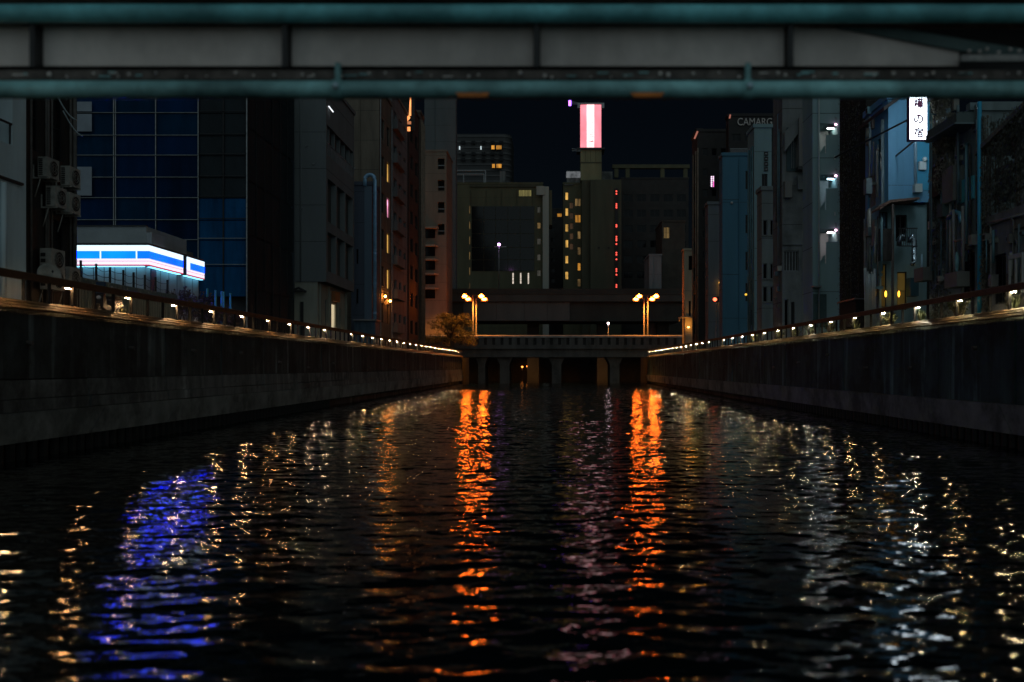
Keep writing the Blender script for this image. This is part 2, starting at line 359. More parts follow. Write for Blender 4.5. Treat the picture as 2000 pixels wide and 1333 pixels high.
# ================================================================== FOREGROUND BRIDGE GIRDER
def near_bridge():
    Y = 9.0; z = lambda py: Zh(py, Y); x0, x1 = -8.5, 8.5
    t = thing('road_bridge', 'dim teal and grey steel road bridge girder crossing overhead close to the camera', 'bridge', (0, Y, z(197)))
    d = MB().box(x0-8, x1+8, Y-.1, Y+3.1, z(-4), z(-40)).build('deck', pinkstone, t)
    # upper flange: rounded teal edge
    MB().tube([(x0-8, Y-.03, z(29)), (x1+8, Y-.03, z(30))], (z(12)-z(47))/2, 16).build('upper_flange', teal, t, True)
    # web panels between stiffeners
    cuts = [-926, -432, 62, 555, 1048, 1545]
    for i in range(len(cuts)-1):
        MB().box(X(cuts[i]+7, Y), X(cuts[i+1]-7, Y), Y+.14, Y+.17, z(120), z(40)).build('web_panel', web_grey, t)
    yw = Y+.14
    MB().poly([(X(1552, Y), yw, z(42)), (X(1640, Y), yw, z(46)), (X(1885, Y), yw, z(92)), (X(1885, Y), yw, z(120)), (X(1552, Y), yw, z(120))], (0, .03, 0)).build('web_panel', web_grey, t)
    for c in cuts:
        st = MB().box(X(c-5, Y), X(c+5, Y), Y-.0, Y+.18, z(131), z(44)).build('stiffener', steel_dark, t)  # dark material paints in the shadow on the stiffener plates
    # diagonal brace and gusset at the right
    MB().poly([(X(1640, Y), Y+.10, z(46)), (X(1760, Y), Y+.10, z(48)), (X(2120, Y), Y+.10, z(108)), (X(2120, Y), Y+.10, z(128)), (X(1885, Y), Y+.10, z(92))], (0, .035, 0)).build('brace', M('brace_teal', (.06, .10, .10), .6, .3, 3), t)
    MB().box(X(1880, Y), X(2200, Y), Y+.02, Y+.09, z(118), z(106)).build('gusset', M('gusset_grey', (.34, .33, .32), .7, .4, 8), t)
    bo = MB().ellipsoid((0, 0, 0), (.018, .018, .018), 8, 5).mesh('bolt', web_grey, smooth=True)
    for k in range(9): inst('bolt', bo, t, (X(1895+k*20+random.uniform(-4, 4), Y), Y+.05, z(97+random.uniform(-4, 6))))
    MB().box(x0-8, x1+8, Y+.5, Y+.54, z(135), z(20)).build('inner_web', steel_dark, t)
    # lower flange (rusty), bottom pipe with collars
    MB().box(x0-8, x1+8, Y+.02, Y+.42, z(154), z(136)).build('lower_flange', rust, t)
    for k in range(46):
        b_ = inst('bolt', bo, t, (X(-60+k*46+random.uniform(-20, 20), Y), Y+.014, z(146+random.uniform(-5, 5)))); b_.scale = (random.uniform(.5, 1.3),)*3
    for k in range(26):
        xq = X(random.uniform(0, 2000), Y); wq = random.uniform(.03, .16); zq = z(random.uniform(139, 149))
        MB().box(xq, xq+wq, Y+.008, Y+.0195, zq-.012, zq).build('paint_flake', teal_dark if k % 3 else web_grey, t)
    MB().tube([(x0-8, Y-.06, z(179)), (x1+8, Y-.06, z(180))], (z(163)-z(197))/2, 20).build('drain_pipe', teal_dark, t, True)
    cl = M('collar_steel', (.45, .62, .72), .3, .3, 5, metal=.4)
    for px in (-132, 663, 1458, 2253):
        c = MB().tube([(X(px-9, Y), Y-.06, z(180)), (X(px+9, Y), Y-.06, z(180))], (z(163)-z(197))/2+.012, 18).build('pipe_collar', teal_dark, t)
        MB().ellipsoid((X(px, Y), Y-.16, z(178)), (.035, .03, .035), 10, 6).build('bolt_head', cl, c, True)
        MB().box(X(px-5, Y), X(px+5, Y), Y-.08, Y-.02, z(165), z(128)).build('hanger', teal_dark, c)
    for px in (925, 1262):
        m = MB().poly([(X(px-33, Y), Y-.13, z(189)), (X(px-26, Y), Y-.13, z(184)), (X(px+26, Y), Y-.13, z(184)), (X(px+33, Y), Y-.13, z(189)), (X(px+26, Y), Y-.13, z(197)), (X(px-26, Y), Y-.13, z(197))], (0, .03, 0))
        m.build('amber_plate', amber, t)  # amber plates added where the lower edge has an orange tint
    for sx in (-1, 1): MB().box(sx*16.2, sx*19, Y-.3, Y+3.3, TOP-.06, z(-4)-.004).build('abutment', conc, t)
near_bridge()

# ================================================================== FAR BRIDGE over the canal
def far_bridge():
    Y = 150.0; z = lambda py: Zh(py, Y); xa, xb = X(846, Y), X(1352, Y)
    t = thing('arch_parapet_bridge', 'low pale concrete bridge with slotted parapet crossing the far end of the canal', 'bridge', (0, Y, 0))
    pc = M('bridge_concrete', (.10, .10, .097), .8, .3, .8, True, dirt=.35)
    MB().box(xa, xb, Y, Y+8, z(698), z(682)).build('girder', pc, t)
    MB().box(xa-2, xb+2, Y-.35, Y+8.35, z(682)+.004, z(676)).build('deck', pc, t)
    for yy in (Y-.3, Y+8.0):
        p = MB().box(xa-2, xb+2, yy, yy+.3, z(676)+.004, z(674)).build('parapet', pc, t)
        MB().poly([(xa-2, yy-.06, z(660)), (xa-2, yy-.06, z(657)), (xa-2, yy+.06, z(655)), (xa-2, yy+.24, z(655)), (xa-2, yy+.36, z(657)), (xa-2, yy+.36, z(660))], (xb-xa+4, 0, 0)).build('parapet_cap', M('bridge_cap_stone', (.32, .31, .29), .8, .3, 1), p)
        MB().box(xa-2, xb+2, yy+.16, yy+.24, z(674)+.003, z(660)-.003).build('slot_shade_panel', M('slot_shade_dark', (.03, .03, .03), .9, .3, 1), p)  # added dark panel: shades the slots and hides the orange-lit parapet behind
        me = MB().box(-.42, .42, yy-Y+.02, yy-Y+.155, z(674)+.003-z(676), z(660)-.003-z(676)).mesh('baluster', pc)
        x = xa-1.5
        while x < xb+1.8: inst('baluster', me, p, (x, Y, z(676))); x += 1.32
    for px, w_ in ((985, 22), (1087, 22), (1201, 22), (940, 16)):
        x = X(px, Y); hw = w_/F*Y/2
        MB().poly([(x-hw*.85, Y+.6, -.6), (x+hw*.85, Y+.6, -.6), (x+hw*.85, Y+.6, z(712)), (x+hw*1.5, Y+.6, z(698)-.004), (x-hw*1.5, Y+.6, z(698)-.004), (x-hw*.85, Y+.6, z(712))], (0, 6.6, 0)).build('pier', pc, t)
    return t
far_bridge()
def street_lamp(px, Y, label):
    zb = Zh(676, 150); zt = Zh(577, 150); x = X(px, Y)
    t = thing('street_lamp', label, 'street lamp', (x, Y, zb), 'twin-headed lamps on the far bridge')
    pm = M('lamp_pole_paint', (.055, .05, .048), .45, .2, 2)
    MB().tube([(x, Y, zb), (x, Y, zb+.5), (x, Y, zb+.55), (x, Y, zt+.05)], [.22, .22, .16, .10], 10).build('pole', pm, t, True)
    MB().tube([(x-1.05, Y, zt-.05), (x-.5, Y, zt+.1), (x, Y, zt+.0), (x+.5, Y, zt+.1), (x+1.05, Y, zt-.05)], .045, 6).build('arm', pm, t, True)
    for s in (-1, 1):
        xc = x+s*1.35
        h = MB().ellipsoid((xc, Y, zt+.06), (.5, .3, .12), 14, 7).build('lamp_head', pm, t, True)
        MB().box(xc-.55, xc+.55, Y+.37, Y+.40, zt-.42, zt+.14).build('added_shield', pm, h)  # added plate to keep lamp light off the expressway behind
        MB().ellipsoid((xc, Y, zt-.06), (.38, .34, .27), 14, 8).build('lamp_lens', sodium, h, True)
        ld = bpy.data.lights.new('lamp_light', 'SPOT'); ld.energy = 2600; ld.color = (1, .36, .05); ld.spot_size = R(150); ld.spot_blend = .25; ld.shadow_soft_size = .12
        lo = bpy.data.objects.new('lamp_light', ld); col.objects.link(lo); lo.parent = t; lo.location = (xc-x, 0, zt-.38-zb)
street_lamp(924, 150.8, 'nearer of the two orange twin-headed lamps at the left end of the far bridge')
street_lamp(930, 157, 'rear one of the two orange twin-headed lamps at the left end of the far bridge')
street_lamp(1265, 150.8, 'nearer of the two orange twin-headed lamps at the right end of the far bridge')
street_lamp(1258, 157, 'rear one of the two orange twin-headed lamps at the right end of the far bridge')
def small_lamp(name, px, pyt, pyb, Y, label, c, s, r=.12, cat='lamp', arm=0):
    x = X(px, Y); zb, zt = Zh(pyb, Y), Zh(pyt, Y)
    t = thing(name, label, cat, (x, Y, zb))
    MB().tube([(x, Y, zb), (x, Y, zt-r)], [.09, .06], 8).build('pole', steel_grey, t, True)
    if arm: MB().box(x-arm*.6, x+arm, Y-.05, Y+.05, zt-r-.25, zt-r-.1).build('arm', steel_grey, t)
    MB().ellipsoid((x, Y, zt), (r*1.2, r, r), 10, 6).build('lamp_globe', E(name+'_glow', c, s), t, True)
    return t
small_lamp('path_lamp', 1188, 632, 676, 157.5, 'small white lamp on a short post in the middle of the far bridge', (1, .75, .8), 12, .17)

# ================================================================== BEYOND THE BRIDGE
dark_br = M('dark_brown_cladding', (.034, .030, .028), .7, .3, .7)
olive = M('olive_render', (.11, .105, .06), .8, .25, .5, True)
olive_d = M('dark_olive_render', (.075, .072, .045), .8, .25, .5, True)
lit_y = E('lit_window_yellow', (1, .55, .12), .6, .5, (2, 2, .4))
lit_o = E('lit_window_orange', (1, .42, .05), .40, .5, (2, 2, .4))
lit_w = E('lit_window_white', (1, .82, .55), .75, .4, (4, 4, .3))
lit_dim = E('lit_window_dim', (1, .6, .2), .13, .6, (2, 2, .4))

def express():
    Y = 172.0; z = lambda py: Zh(py, Y)
    t = thing('elevated_expressway', 'dark elevated expressway with pale girder panel behind the far bridge', 'expressway', (0, Y, 0))
    m = M('expressway_steel', (.03, .034, .03), .7, .25, .3, True, dirt=.3); mp_ = M('pale_girder', (.08, .09, .09), .7, .2, .4, True)
    MB().box(X(830, Y), X(1330, Y), Y, Y+12, z(628), z(590)).build('girder', m, t)
    MB().box(X(820, Y), X(1340, Y), Y-.8, Y+12.8, z(590)+.004, z(576)).build('deck_edge', M('deck_edge_grey', (.045, .05, .047), .7, .3, .4, True), t)
    MB().box(X(820, Y), X(1340, Y), Y-.9, Y-.7, z(576)+.004, z(565)).build('sound_barrier', m, t)
    xs = [905, 970, 1024, 1069, 1113]
    for i in range(4): MB().box(X(xs[i], Y)+.03, X(xs[i+1], Y)-.03, Y-.35, Y-.01, z(627), z(588)-.25).build('girder_panel', mp_, t)
    for px in range(915, 1110, 26): MB().box(X(px, Y), X(px+6, Y), Y-.42, Y-.36, z(592.5), z(590.5)).build('bracket', steel_dark, t)
    for px in (870, 1040, 1180, 1300): MB().box(X(px, Y)-1.1, X(px, Y)+1.1, Y+4, Y+7, -.6, z(628)-.004).build('column', m, t)
express()
small_lamp('roadway_lamp', 974.5, 478, 565, 176, 'tall thin white lamp post with violet light on the expressway', (.8, .35, 1), 9, .26, 'street lamp', 1.4)

def glass_block():
    Y = 200.0; z = lambda py: Zh(py, Y); x = lambda px: X(px, Y)
    fr = []
    for i, px in enumerate((1002, 1017, 1032)): fr.append((x(px-1.8), x(px+1.8), z(555), z(533), E('slot_light', (1, .85, .7), .7, .4, (1, 1, 3)), frame_dk, 1, 1))
    fr += [(x(1013), x(1038), z(384), z(371), E('attic_window_glow', (.8, .68, .22), .16, .4), frame_dk, 2, 1)]
    for k in range(6): fr.append((x(916), x(918.4), z(418+k*30), z(402+k*30), lit_dim, frame_dk, 1, 1))
    for k in range(5): fr.append((x(1049), x(1056), z(416+k*31), z(404+k*31), E('stair_glow', (1, .95, .75), .035, .5) if k != 1 else lit_dim, frame_dk, 1, 1))
    t = building('office_block', 'dark glass office block with olive top floor and pale fin behind the expressway', x(893), x(1060), Y, Y+18, TOP, z(360), olive, -1, front=fr)
    gl = M('dark_curtain_glass', (.010, .011, .011), .12, .2, .4, bump=0)
    cols_ = [921, 945, 968, 992, 1016, 1044]; rows = [403, 430, 457, 484, 508, 530]
    for i in range(5):
        for j in range(5):
            MB().box(x(cols_[i])+.05, x(cols_[i+1])-.05, Y-.12, Y-.01, z(rows[j+1])+.06, z(rows[j])-.06).build('glass_panel', gl, t)
    MB().box(x(1060)+.01, x(1072), Y-.8, Y+3, TOP, z(366)).build('fin', M('pale_fin', (.38, .38, .33), .8, .15, .4, True), t)
    MB().box(x(1048), x(1063), Y-1.2, Y-.81, z(383), z(366)).build('fin_block', M('pale_fin', (0, 0, 0)), t)
    MB().box(x(1072)+.01, x(1078), Y, Y+6, z(440), z(372)).build('side_block', olive, t)
    MB().box(x(918), x(1050), Y-.3, Y-.02, z(366), z(361)).build('cornice', olive_d, t)
    for px in range(919, 1046, 30): MB().box(x(px), x(px)+.12, Y-.2, Y-.13, z(402), z(372)).build('cladding_joint', olive_d, t)
    g = MB()
    for a, b_ in (((890, 333), (948, 333)), ((890, 340), (945, 340)), ((948, 333), (948, 360)), ((945, 340), (945, 360)), ((905, 340), (905, 360))):
        g.tube([(x(a[0]), Y+.6, z(a[1])), (x(b_[0]), Y+.6, z(b_[1]))], .16, 6)
    g.build('roof_frame', steel_grey, t)
    MB().box(x(975), x(986), Y+2, Y+4, z(360)+.4, z(331)).build('chimney', conc, t)
glass_block()

def tower():
    Y = 330.0; z = lambda py: Zh(py, Y); x = lambda px: X(px, Y)
    t = thing('apartment_tower', 'distant dark rounded apartment tower with two rows of orange lit windows', 'tower', (x(940), Y+10, TOP))
    m = M('tower_cladding', (.055, .055, .056), .7, .2, .15)
    pts = [(x(860), Y+20), (x(860), Y)] + [(x(980)+math.sin(a)*x(18+CX), Y+x(18+CX)*(1-math.cos(a))) for a in [i*math.pi/16 for i in range(9)]] + [(x(998), Y+20)]
    MB().poly([(p[0], p[1], TOP) for p in pts], (0, 0, z(262)-TOP)).build('wall', m, t)
    for k in range(11):
        zz = z(268+k*11); MB().poly([((p[0]-x(940))*1.015+x(940), (p[1]-Y-10)*1.03+Y+10, zz) for p in pts], (0, 0, .5)).build('floor_band', M('tower_band', (.10, .10, .10), .7, .2, .3), t)
    for px in (905, 925, 945, 962, 979):
        for py in (280, 302, 313):
            f = MB().box(x(px-4), x(px+4), Y-1.3, Y-.5, z(py+3), z(py-3)).build('window', frame_dk, t)
            MB().box(x(px-3.4), x(px+3.4), Y-1.5, Y-1.31, z(py+2.5), z(py-2.5)).build('pane', glass, f)
    for px, py, w_ in ((963.5, 290.5, 3), (975, 290.5, 5), (964.5, 326.5, 2.5), (975, 326.5, 5)):
        f = MB().box(x(px-w_-.6), x(px+w_+.6), Y-1.6, Y-.5, z(py+4.4), z(py-4.4)).build('window', frame_dk, t)
        MB().box(x(px-w_), x(px+w_), Y-1.8, Y-1.61, z(py+3.6), z(py-3.6)).build('pane', E('tower_window', (1, .42, .05), .55, .5, (.8, .8, .3)), f)
    for px, py in ((898.5, 291), (940, 291)):
        MB().box(x(px-1), x(px+1), Y-1.6, Y-1.31, z(py+3.5), z(py-3)).build('stair_light', E('stair_white', (.8, .95, 1), .8), t)
    MB().box(x(895), x(975), Y+5, Y+15, z(262)+.4, z(257)).build('roof_plant', m, t)
tower()
def hotel():
    Y = 205.0; z = lambda py: Zh(py, Y); x = lambda px: X(px, Y)
    fr = []
    for k in range(6):
        v = 376+k*31; fr.append((x(1104), x(1110), z(v+15), z(v), lit_y, frame_dk, 1, 1))
    for k, v in enumerate((388, 420, 452, 483, 514, 545)):
        fr.append((x(1123 if k < 2 else 1128), x(1134), z(v+15), z(v), lit_o if k in (1, 4) else lit_dim, frame_dk, 2, 1))
    for k in range(5): fr.append((x(1112), x(1120), z(468+k*20-60), z(456+k*20-60), E('curtain_dim', (1, .5, .2), .03, .6), frame_dk, 1, 1))
    t = building('hotel_block', 'olive hotel with yellow lit windows standing below the pink billboard', x(1100), x(1136), Y, Y+16, TOP, z(360), olive, -1, front=fr)
    MB().box(x(1107), x(1133), Y+.5, Y+5, z(360)+.4, z(333)).build('penthouse', conc, t)
    MB().box(x(1106), x(1134), Y+.2, Y+.49, z(347), z(335)).build('roof_screen', E('floodlit_screen_glow', (.8, .85, .9), .12, .5, (1, 1, 1)), t)  # faint emission stands in for floodlight on the screen
    MB().box(x(1102), x(1120), Y-.3, Y-.02, z(362.5), z(361)).build('cornice', conc, t)
    a = thing('blank_wall_block', 'windowless olive block with a vertical strip of red neon dots', 'building', (x(1172), 203, TOP))
    Y2 = 203.0
    MB().box(X(1136.5, Y2), X(1212, Y2), Y2, Y2+16, TOP, Zh(352, Y2)).build('wall', olive_d, a)
    MB().box(X(1153, Y2), X(1213, Y2), Y2-1.0, Y2-.01, TOP, Zh(353, Y2)).build('facing_wall', M('olive_facing', (.085, .085, .055), .8, .2, .5, True), a)
    MB().box(X(1177, Y2), X(1198, Y2), Y2+3, Y2+9, Zh(352, Y2)+.01, Zh(330, Y2)).build('roof_plant', conc, a)
    red = E('red_neon', (1, .09, .06), 2.2)
    Yn = Y2-1.6
    MB().box(X(1201, Yn), X(1207, Yn), Yn+.2, Yn+.59, Zh(562, Yn), Zh(368, Yn)).build('sign_board', M('sign_board_dark', (.02, .02, .02), .6), a)
    for py in (374, 379, 399, 402.5, 406, 440, 443, 463, 467, 470, 477, 494, 498, 507, 526, 530, 537, 557, 561):
        MB().ellipsoid((X(1204, Yn), Yn, Zh(py, Yn)), (.17, .12, .17), 8, 5).build('neon_dot', red, a, True)
    for px in (1169, 1188): MB().box(X(px-2, Y2), X(px+2, Y2), Y2-1.1, Y2-1.01, Zh(487, Y2), Zh(484, Y2)).build('vent', ac_dark, a)
    # dark long block to the right with roof frame
    Y3 = 210.0; x3 = lambda px: X(px, Y3); z3 = lambda py: Zh(py, Y3)
    fr = [(x3(1218+i*26), x3(1236+i*26), z3(v+14), z3(v), glass, frame_dk, 2, 1) for i in range(5) for v in range(380, 545, 30)]
    b_ = building('slab_block', 'wide black office slab with an open roof frame right of the red neon strip', x3(1213), x3(1345), Y3, Y3+14, TOP, z3(350), dark_br, -1, front=fr)
    g = MB(); g.box(x3(1196), x3(1347), Y3-.2, Y3+1.2, z3(329), z3(322))
    for px in (1200, 1222, 1290, 1335): g.box(x3(px), x3(px+8), Y3, Y3+1, z3(350)+.36, z3(329)-.01)
    g.build('roof_frame', olive, b_)
    small = building('narrow_pale_block', 'narrow pale grey windowless block behind the right bridge lamps', X(1268, 178), X(1292, 178), 178, 188, TOP, Zh(500, 178), M('pale_grey_render', (.20, .21, .22), .8, .3, .6, True), -1)
    Y4 = 190.0
    fr = [(X(1296, Y4), X(1308, Y4), Zh(466, Y4), Zh(444, Y4), E('corner_window', (1, .62, .2), .12, .5), frame_dk, 2, 2)]
    building('dim_corner_block', 'dim brown block with a single yellow window near the right bridge end', X(1293, Y4), X(1338, Y4), Y4, Y4+12, TOP, Zh(434, Y4), M('dim_brown', (.06, .05, .04), .8, .3, .5), -1, front=fr)
    Y5 = 235.0
    fr = [(X(1088, Y5), X(1097.5, Y5), Zh(424, Y5), Zh(417, Y5), lit_o, frame_dk, 1, 1)] + [(X(1076, Y5), X(1084, Y5), Zh(v+8, Y5), Zh(v, Y5), glass, frame_dk, 1, 1) for v in range(425, 550, 20)]
    building('black_gap_block', 'black block in the gap left of the hotel with one small lit window', X(1072, Y5), X(1108, Y5), Y5, Y5+14, TOP, Zh(410, Y5), dark_br, -1, front=fr)
hotel()
def billboard():
    Y = 203.5; z = lambda py: Zh(py, Y); x = lambda px: X(px, Y)
    t = thing('billboard_tower', 'tall olive pillar carrying a glowing pink billboard with a white centre band', 'billboard', (x(1154), Y+2, z(352)))
    MB().box(x(1134), x(1175), Y, Y+4.2, z(353)+.05, z(319)).build('pillar', M('pillar_olive', (.24, .22, .12), .8, .25, .4, True), t)
    MB().box(x(1133.6), x(1175.4), Y-.1, Y+4.3, z(319)+.004, z(317)).build('pillar_band', olive_d, t)
    MB().box(x(1134), x(1175), Y, Y+4.2, z(317)+.004, z(293)).build('pillar', M('pillar_olive', (0, 0, 0)), t)
    for px in (1143, 1153, 1163): MB().box(x(px), x(px)+.08, Y-.06, Y-.005, z(316), z(294)).build('joint', olive_d, t)
    MB().box(x(1127), x(1181), Y-.5, Y+4.8, z(293)+.004, z(289.5)).build('walkway', steel_dark, t)
    bodyb = MB().box(x(1133), x(1174.6), Y, Y+4.2, z(289.5)+.01, z(204)).build('sign_box', M('sign_box_dark', (.15, .03, .05), .5), t)
    MB().box(x(1133.4), x(1145.8), Y-.08, Y-.005, z(288.5), z(205)).build('sign_face', E('pink_face', (1, .27, .33), 1.2, .3, (.25, .25, .16)), bodyb)
    MB().box(x(1160.8), x(1174.2), Y-.08, Y-.005, z(288.5), z(205)).build('sign_face', E('pink_face', (0, 0, 0)), bodyb)
    MB().box(x(1146.0), x(1160.6), Y-.10, Y-.005, z(288.5), z(205)).build('sign_face', E('white_face', (1, .66, .66), 1.8, .3, (.25, .25, .16)), bodyb)
    ink = E('faint_letter', (.9, .5, .5), .75)
    for k in range(9):
        zz = z(240+k*3.4); mb = MB()
        mb.box(x(1151.5), x(1159), Y-.14, Y-.101, zz, zz+.10)
        if k % 2: mb.box(x(1151.5), x(1152.6), Y-.14, Y-.101, zz-.16, zz-.003)
        else: mb.box(x(1157.5), x(1159), Y-.14, Y-.101, zz-.16, zz-.003)
        mb.build('lettering', ink, bodyb)
    MB().poly([(x(1148), Y-.14, z(277.5)), (x(1154), Y-.14, z(276.5)), (x(1157), Y-.14, z(275)), (x(1160), Y-.14, z(277)), (x(1155), Y-.14, z(278))], (0, .035, 0)).build('emblem', E('emblem_pink', (.8, .15, .2), .5), bodyb)
    MB().box(x(1128), x(1180), Y-.3, Y+4.4, z(204)+.004, z(202)).build('top_walkway', steel_grey, t)
    MB().box(x(1128), x(1133), Y-.3, Y+.2, z(212), z(204)).build('floodlight_box', steel_grey, t); MB().box(x(1175), x(1180), Y-.3, Y+.2, z(212), z(204)).build('floodlight_box', steel_grey, t)
    g = MB()
    for k in range(3): g.tube([(x(1115), Y-.2, z(199+k*2.2)), (x(1135), Y-.2, z(203+k*1.2))], .05, 5)
    g.build('outrigger', steel_grey, t)
    MB().box(x(1110.5), x(1115.5), Y-.5, Y-.1, z(207.5), z(197.5)).build('violet_light', E('violet_light', (.38, .12, 1), 5), t)
    g = MB()
    for k in range(2): g.tube([(x(1117), Y-.2, z(291+k*4)), (x(1134), Y-.2, z(294+k*2))], .06, 5)
    g.build('outrigger', steel_grey, t)
    for px in (1144, 1163, 1169): MB().tube([(x(px), Y+1, z(202)), (x(px), Y+1, z(197))], .05, 5).build('mast', steel_grey, t)
billboard()
q1 = small_lamp('quay_lamp', 1030, 716, 724, 186.5, 'small orange quay lamp glowing under the far bridge', (1, .3, .05), 4, .16)
q2 = small_lamp('quay_lamp', 1020, 717, 724, 186.3, 'faint yellow quay lamp beside the orange one under the far bridge', (.9, .7, .2), .4, .18)

# ================================================================== LEFT BANK BUILDINGS
def left_bank():
    # ---- white apartment corner at the left edge
    Xs = -18.0
    zz = lambda py, px: H+(CY-py)/(CX-px)*18.0
    ops = [(26.5, 29.9, 5.0, 8.45, M('blind_pane', (.20, .22, .22), .35, .1, 2, bump=0), frame_al, 2, 1), (26.5, 31.0, 9.95, 12.6, glass, frame_al, 3, 1)]
    t = building('white_apartment', 'pale rendered apartment corner with balcony and blinds at the left edge', -21.5, Xs, 20, 31.8, TOP-.06, 15, white_paint, 1, sidew=ops, depth=.7)
    MB().box(Xs+.002, Xs+.10, 26.3, 31.5, 8.72, 8.80).build('string_course', frame_dk, t)
    g = MB(); g.box(Xs-.06, Xs, 26.5, 31.0, 10.62, 10.68)
    for k in range(8): g.box(Xs-.05, Xs-.01, 26.55+k*.62, 26.59+k*.62, 9.98, 10.62)
    g.build('balcony_rail', steel_dark, t)
    MB().tube([(Xs+.09, 30.35, 4.5), (Xs+.09, 30.35, 8.6)], .09, 10).build('downpipe', white_paint, t, True)
    bl = MB()
    for k in range(26): bl.box(Xs-.42, Xs-.40, 26.7, 29.7, 6.9+k*.055, 6.93+k*.055)
    bl.build('blind', white_paint, t)
    # ---- narrow brown building with air conditioners
    Xs = -19.0
    br = M('brown_tile', (.045, .036, .032), .6, .4, 2, True)
    ops = [(34.0, 34.5, 10.5, 13, glass, frame_dk, 1, 2), (35.3, 36.2, 10.5, 13, glass, frame_dk, 2, 2), (35.2, 36.3, 6.8, 8.2, glass, frame_dk, 2, 1)]
    t = building('brown_rowhouse', 'narrow dark brown house whose wall carries stacked air conditioners', -22, Xs, 32.4, 36.9, TOP-.06, 15.5, br, 1, sidew=ops)
    for y, r in ((33.75, .05), (34.75, .04), (34.9, .05), (35.15, .045), (36.8, .09), (36.5, .05)):
        MB().tube([(Xs+.08, y, 4.6), (Xs+.08, y, 15)], r, 8).build('downpipe', M('pipe_grey', (.13, .12, .11), .6, .3, 3), t, True)
    for k in range(2):
        pts = [(Xs+.2+.3*a, 35.2+.5*k+a*.9, 12.9-.5*k-.75*math.sin(a*1.6)) for a in [i/8 for i in range(9)]]
        MB().tube(pts, .025, 6).build('cable', white_paint, t, True)
    def ac(px, py0, py1, label, wid=.82, dep=.34, stand='bracket', slat=9):
        Y = Yx(px, Xs); z1, z0 = Zh(py0, Y), Zh(py1, Y)
        t = thing('air_conditioner', label, 'air conditioner', (Xs+.35, Y+wid/2, z0), 'outdoor units on the brown house')
        xa, xb = Xs+.22, Xs+.22+dep
        c = MB().box(xa, xb, Y, Y+wid, z0, z1).build('casing', ac_white, t)
        g = MB(); h = (z1-z0)*.86/slat
        for k in range(slat): g.box(xa+.03, xa+.03+dep*.42, Y-.012, Y-.001, z0+(z1-z0)*.08+k*h, z0+(z1-z0)*.08+k*h+h*.62)
        g.build('grille', ac_dark, t)
        nf = 2 if z1-z0 > 1.1 else 1
        for k in range(nf):
            zc = z0+(z1-z0)*(k+.5)/nf; rr = min(wid*.36, (z1-z0)/nf*.42); yc = Y+wid*.56
            fo = MB().tube([(xb+.001, yc, zc), (xb+.018, yc, zc)], rr, 20).build('fan_guard', ac_dark, t)
            f = MB()
            for q in range(3): f.tube([(xb+.02, yc+math.cos(a)*rr*(q+1)/3.1, zc+math.sin(a)*rr*(q+1)/3.1) for a in [i*math.pi/10 for i in range(21)]], .008, 4, False)
            for q in range(6): a = q*math.pi/3; f.box(xb+.019, xb+.024, yc-.01+math.cos(a)*rr*.5-abs(math.cos(a))*rr*.0, yc+.01+math.cos(a)*rr*.5, zc-.01+math.sin(a)*rr*.5, zc+.01+math.sin(a)*rr*.5)
            f.build('guard_ring', ac_white, fo)
        for yy in (Y+.06, Y+wid-.1):
            s_ = MB()
            if stand == 'bracket':
                s_.box(Xs, xb+.05, yy, yy+.04, z0-.06, z0-.004); s_.box(Xs, Xs+.04, yy, yy+.04, z0-.004, z0+.45)
            else:
                s_.box(xa, xa+.05, yy, yy+.05, TOP-.06, z0-.004); s_.box(xb-.05, xb, yy, yy+.05, TOP-.06, z0-.004)
            s_.build(stand if stand == 'bracket' else 'leg', ac_white if stand == 'bracket' else steel_dark, t)
        MB().tube([(xa+.05, Y+.1, z0-.003), (xa, Y+.05, z0-.3), (xa-.12, Y+.02, z0-.75)], .022, 6).build('hose', ac_white, t, True)
    ac(62, 306, 345, 'upper left air conditioner of the four hung on the brown house')
    ac(107, 324, 362, 'upper right air conditioner of the four hung on the brown house')
    ac(78, 363, 403, 'lower left air conditioner of the four hung on the brown house')
    ac(107, 375, 415, 'lower right air conditioner of the four hung on the brown house')
    ac(66, 485, 565, 'tall twin-fan air conditioner standing behind the railing by the satellite dish', .95, .42, 'stand', 6)
    ac(108, 521, 562, 'small air conditioner standing behind the railing right of the satellite dish', .8, .32, 'stand', 6)
    Yd = 32.6; xd = X(95, Yd); zd = Zh(538, Yd)
    t = thing('satellite_dish', 'round white satellite dish behind the left railing', 'satellite dish', (xd, Yd, TOP-.06))
    m = MB(); nr, na = 5, 20; ax = Vector((.72, -.62, .3)).normalized(); a1 = ax.cross(Vector((0, 0, 1))).normalized(); a2 = a1.cross(ax)
    for i in range(nr+1):
        for j in range(na):
            r = .40*i/nr; th = 2*math.pi*j/na; p = Vector((xd, Yd, zd))+a1*r*math.cos(th)+a2*r*math.sin(th)+ax*(r*r*.6); m.v.append(tuple(p))
    for i in range(nr):
        for j in range(na): m.f.append((i*na+j, i*na+(j+1) % na, (i+1)*na+(j+1) % na, (i+1)*na+j))
    d = m.build('dish', ac_white, t, True); md = d.modifiers.new('s', 'SOLIDIFY'); md.thickness = .02
    MB().tube([(xd, Yd+.1, TOP-.06), (xd, Yd+.1, zd-.1), (xd-.02, Yd+.03, zd)], .03, 8).build('mast', steel_grey, t, True)
    c = Vector((xd, Yd, zd)); MB().tube([tuple(c-a2*.38+ax*.08), tuple(c+ax*.34)], .012, 6).build('arm', steel_grey, t)
    MB().ellipsoid(tuple(c+ax*.36), (.035, .035, .05), 8, 5).build('receiver', steel_dark, t, True)

    # ---- low wall with rope fence
    Xw = -19.0; y0, y1 = 37.0, 46.8
    wmat = M('corrugated_green_panel', (.13, .17, .16), .6, .25, 1.5, True)
